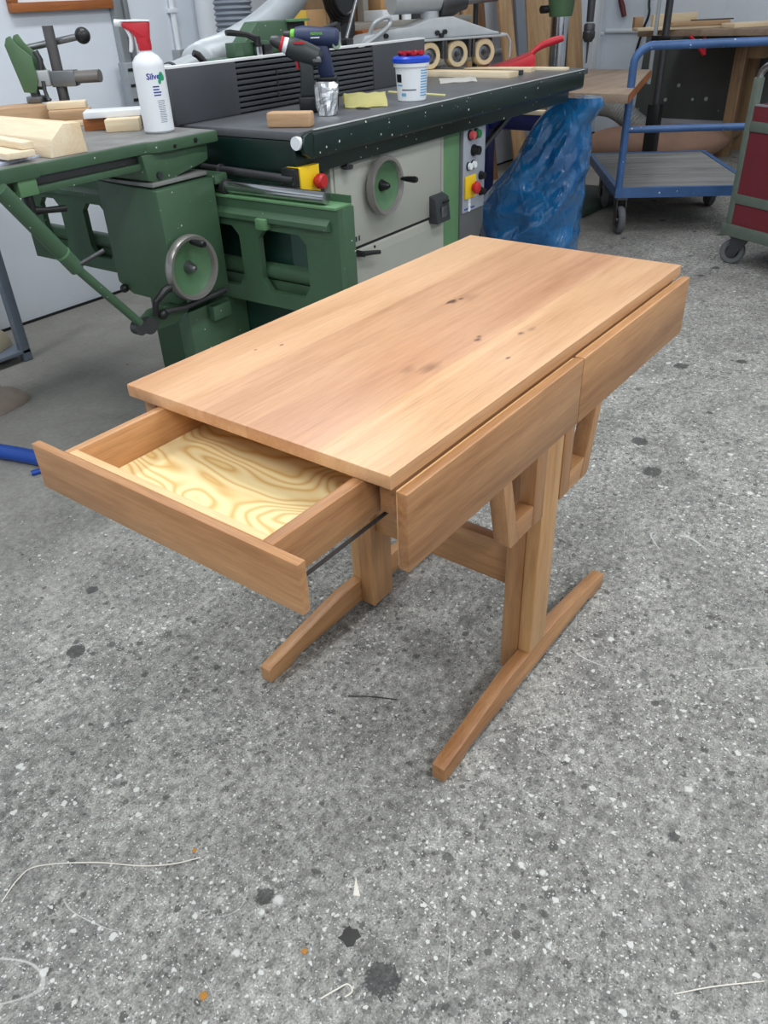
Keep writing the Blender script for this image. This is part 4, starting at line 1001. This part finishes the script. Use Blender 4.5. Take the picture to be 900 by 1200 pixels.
o = obj('power_socket', G().box(7.04,7.12,2.98,3.069,.30,.48), edge_m, None, .004); tag(o, 'grey socket box low on the back wall corner', 'socket')

# boards leaning on the back wall
specs = [(4.72,.16,w_brownz,0.0,'dark brown board leaning left of the pale ones'),(4.92,.14,w_palez,.02,'pale tan board leaning behind the feeder column'),(5.10,.14,w_brownz,-.01,'medium brown narrow board leaning behind rollers'),(5.30,.17,w_palez,-.10,'tilted pale board crossing in front of the others'),(5.52,.12,w_brownz,.0,'dark narrow board leaning in the gap'),(5.70,.14,None,.0,'grey coated sheet leaning beside the wide pale panel'),(6.10,.62,w_palez,.0,'wide pale wooden panel leaning behind the pillar drill'),(6.62,.30,w_palez,.01,'tan panel leaning right of the pillar drill column')]
for (x, wd, mt, ti, lb) in specs:
    m4 = Matrix.Translation((x,2.62 if abs(ti) > .05 else 2.78,0)) @ Matrix.Rotation(ti,4,'Y') @ Matrix.Rotation(math.radians(-8),4,'X')
    o = obj('leaning_board', G().box(-wd/2,wd/2,0,.022,.002,1.85,m4), mt or hose_g, None, .0015); tag(o, lb, 'board', 'boards leaning on the back wall')

# shelving behind the fence
sh = thing('wall_shelf', 'grey wall shelf with clutter behind the machine', 'shelf', (3.2,2.80,0))
obj('shelf_board', G().box(-.04,1.40,-.10,.26,1.085,1.12), shelf_m, sh, .003)
obj('shelf_board', G().box(-.04,1.40,-.16,.26,.86,.90), shelf_m, sh, .003)
for x in (-.04,.55,1.35): obj('shelf_post', G().box(x,x+.05,.15,.20,0,1.9), shelf_m, sh, .003)
obj('back_board', G().box(-.04,1.40,.215,.235,.901,1.084), w_old, sh)
obj('back_board', G().box(-.04,1.40,.215,.235,1.121,1.9), w_old, sh)
SH = 1.1205
block('carton', 'white flat carton on the grey shelf', (3.73,2.80), (.16,.14,.055), 0, SH, white, .002, 'box')
block('carton', 'brown cardboard box at the right of the shelf', (4.38,2.82), (.22,.18,.14), .05, SH, cardb, .002, 'box')
block('carton', 'narrow orange brown block at the shelf right end', (4.56,2.98), (.06,.10,.16), 0, SH, w_orange, .002, 'box')
block('carton', 'low dark tool case on the shelf', (4.08,2.80), (.26,.14,.05), 0, SH, dgrey, .004, 'case')
block('carton', 'cardboard box behind the dark tool case', (4.02,2.95), (.32,.10,.13), 0, SH, cardb, .002, 'box')
o = obj('white_bottle', G().lathe([(0,0),(.03,0),(.03,.09),(.012,.12),(.012,.15),(0,.15)], (3.90,2.74,SH)), white, None, smooth=True); tag(o, 'small white bottle on the grey shelf', 'bottle')
block('carton', 'yellow carton behind the green dust hood', (2.72,2.60), (.10,.12,.20), 0, 1.0, cardy, .002, 'box')
block('carton', 'cardboard box right of the yellow carton', (2.86,2.62), (.16,.12,.20), 0, 1.0, cardb, .002, 'box')
o = obj('low_cabinet', G().box(2.66,3.10,2.50,2.78,.0,.999), w_old, None, .004); tag(o, 'brown wooden cabinet carrying two cartons behind the hood', 'cabinet')
o = obj('post_column', G().box(3.09+.03,3.275,2.64,2.69,.90,2.2), dgrey, None, .004); o.name = 'grey_upright'; tag(o, 'broad dark grey steel upright behind the blue drill', 'upright')
g = G()
for k in range(4):
    rr = .13+.012*k; g.tube([(3.03+rr*.8*math.cos(t*.314), 2.50+.012*k, 1.30+rr*math.sin(t*.314)) for t in range(21)], .010, 8)
o = obj('cable_coil', g, black, None, smooth=True); tag(o, 'coil of black cable hanging beside the grey upright', 'cable')
bx2 = thing('wooden_case', 'orange brown wooden box with dark handle behind the fence', 'box', (3.42,2.68,.9005))
obj('case_body', G().box(-.12,.12,-.07,.07,0,.19), w_orange, bx2, .004)
obj('case_handle', G().tube([(-.04,-.071,.115),(-.03,-.09,.105),(.03,-.09,.105),(.04,-.071,.115)], .008, 8), dsteel, bx2, smooth=True)

# ------------------------------------------------------------------ left edge: grey stand, cloths, blue hose
ls = thing('steel_stand', 'grey steel stand with slim legs by the left wall', 'stand', (.66,2.845,0))
for (x, y) in ((.245,.165),(-.28,.165),(.245,-.21),(-.28,-.21)):
    obj('leg', G().box(x,x+.038,y,y+.038,0,.78), pole_grey, ls, .003)
obj('lower_shelf', G().box(-.28,.283,-.21,.203,.035,.05), pole_grey, ls, .002)
obj('stand_top', G().box(-.30,.30,-.215,.215,.781,.80), pole_grey, ls, .003)
def cloth(c, sx, sy, sz, seed, mat, name, label):
    random.seed(seed); g = G(); n, mz = 22, 8; rows = []
    for j in range(mz+1):
        t = j/mz; row = []
        for i in range(n):
            a = 2*math.pi*i/n; k = 1+.12*math.sin(3*a+seed)+.08*math.sin(5*a+2*t+seed)
            rr = math.cos(t*math.pi/2)**.6
            row.append(g.bm.verts.new((sx*k*rr*math.cos(a), sy*k*rr*math.sin(a), sz*(math.sin(t*math.pi/2))+.012*math.sin(6*a+seed)*t*(1-t)*4+.001)))
        rows.append(row)
    for j in range(mz):
        for i in range(n): g.bm.faces.new([rows[j][i],rows[j][(i+1) % n],rows[j+1][(i+1) % n],rows[j+1][i]])
    g.bm.faces.new(rows[0][::-1])
    bmesh.ops.remove_doubles(g.bm, verts=g.bm.verts[:], dist=.0004)
    o = obj(name, g, mat, None, smooth=True); o.location = c
    return tag(o, label, 'cloth')
cloth((.745,2.78,.0505), .16, .13, .10, 2, burlap, 'cloth_bundle', 'beige cloth bundle on the low shelf of grey stand')
cloth((.545,2.36,0), .16, .13, .06, 4, burlap2, 'floor_rag', 'dusty brown rag on the floor beside the grey stand')
bh = obj('blue_hose', G().tube(spline([(.20,2.42,.026),(.30,2.14,.026),(.37,1.95,.026),(.42,1.78,.026),(.44,1.68,.026)]), .025, 18), hoseblue, None, smooth=True); tag(bh, 'thick blue plastic hose lying on the floor left of drawer', 'hose')
bh = obj('blue_tube', G().cyl((.365,1.735,.009),(.45,1.70,.009),.009,seg=14), hoseblue, None, smooth=True); tag(bh, 'short thin blue tube lying next to the thick blue hose', 'tube')

# ------------------------------------------------------------------ litter on the floor
chip_w = paint('wood_chip', (226,220,208), .8, var=.08); chip_o = paint('leaf_bit', (176,124,52), .8, var=.2); chip_d = paint('bark_bit', (56,55,54), .8, var=.2)
def shaving(label, pts, r, mat=chip_w):
    o = obj('wood_shaving', G().tube(spline([(p[0],p[1],.0008+(.003 if i % 2 else 0)) for i, p in enumerate(pts)], 6), r, 5), mat, None)
    return tag(o, label, 'shaving')
shaving('long curved white thread of shaving on the floor at lower left', [(-.485,.485),(-.445,.498),(-.41,.493),(-.35,.417),(-.305,.346),(-.27,.30),(-.233,.272)], .0011)
shaving('thin dark splinter on the floor between the trestle feet', [(.209,.297),(.235,.252),(.261,.204)], .0013, chip_d)
shaving('white squiggle of shaving near the lower middle of the floor', [(-.285,-.05),(-.262,-.062),(-.245,-.07),(-.25,-.083),(-.262,-.078)], .0012)
shaving('pale thread of shaving at the lower right corner', [(.027,-.471),(.07,-.515),(.122,-.572)], .0011)
def chip(label, c, pts, mat, th=.0015):
    o = obj('floor_chip', G().prism([(p[0],p[1]) for p in pts], 'z', 0, th), mat, None); o.location = (c[0],c[1],.0)
    return tag(o, label, 'chip')
chip('white triangular wood chip on the floor', (-.12,.014), [(-.012,-.004),(-.006,-.014),(.018,.014)], chip_w, .003)
chip('ochre scrap lying nearest to the bottom edge', (-.386,.096), [(-.006,-.004),(.005,-.006),(.007,.004),(-.003,.007)], chip_o)
chip('ochre scrap right of the lower middle', (-.247,.016), [(-.004,-.004),(.004,-.004),(.005,.003),(-.004,.005)], chip_o)
chip('tiny ochre scrap beside the long white shaving', (-.23,.291), [(-.004,-.003),(.004,-.003),(.003,.004),(-.003,.003)], chip_o)
chip('flat black scrap on the floor beside white flecks', (-.189,-.026), [(-.014,-.008),(-.006,-.015),(.004,-.013),(.012,-.016),(.018,-.004),(.013,.003),(.015,.010),(.004,.013),(-.004,.010),(-.011,.013),(-.010,.002)], chip_d)
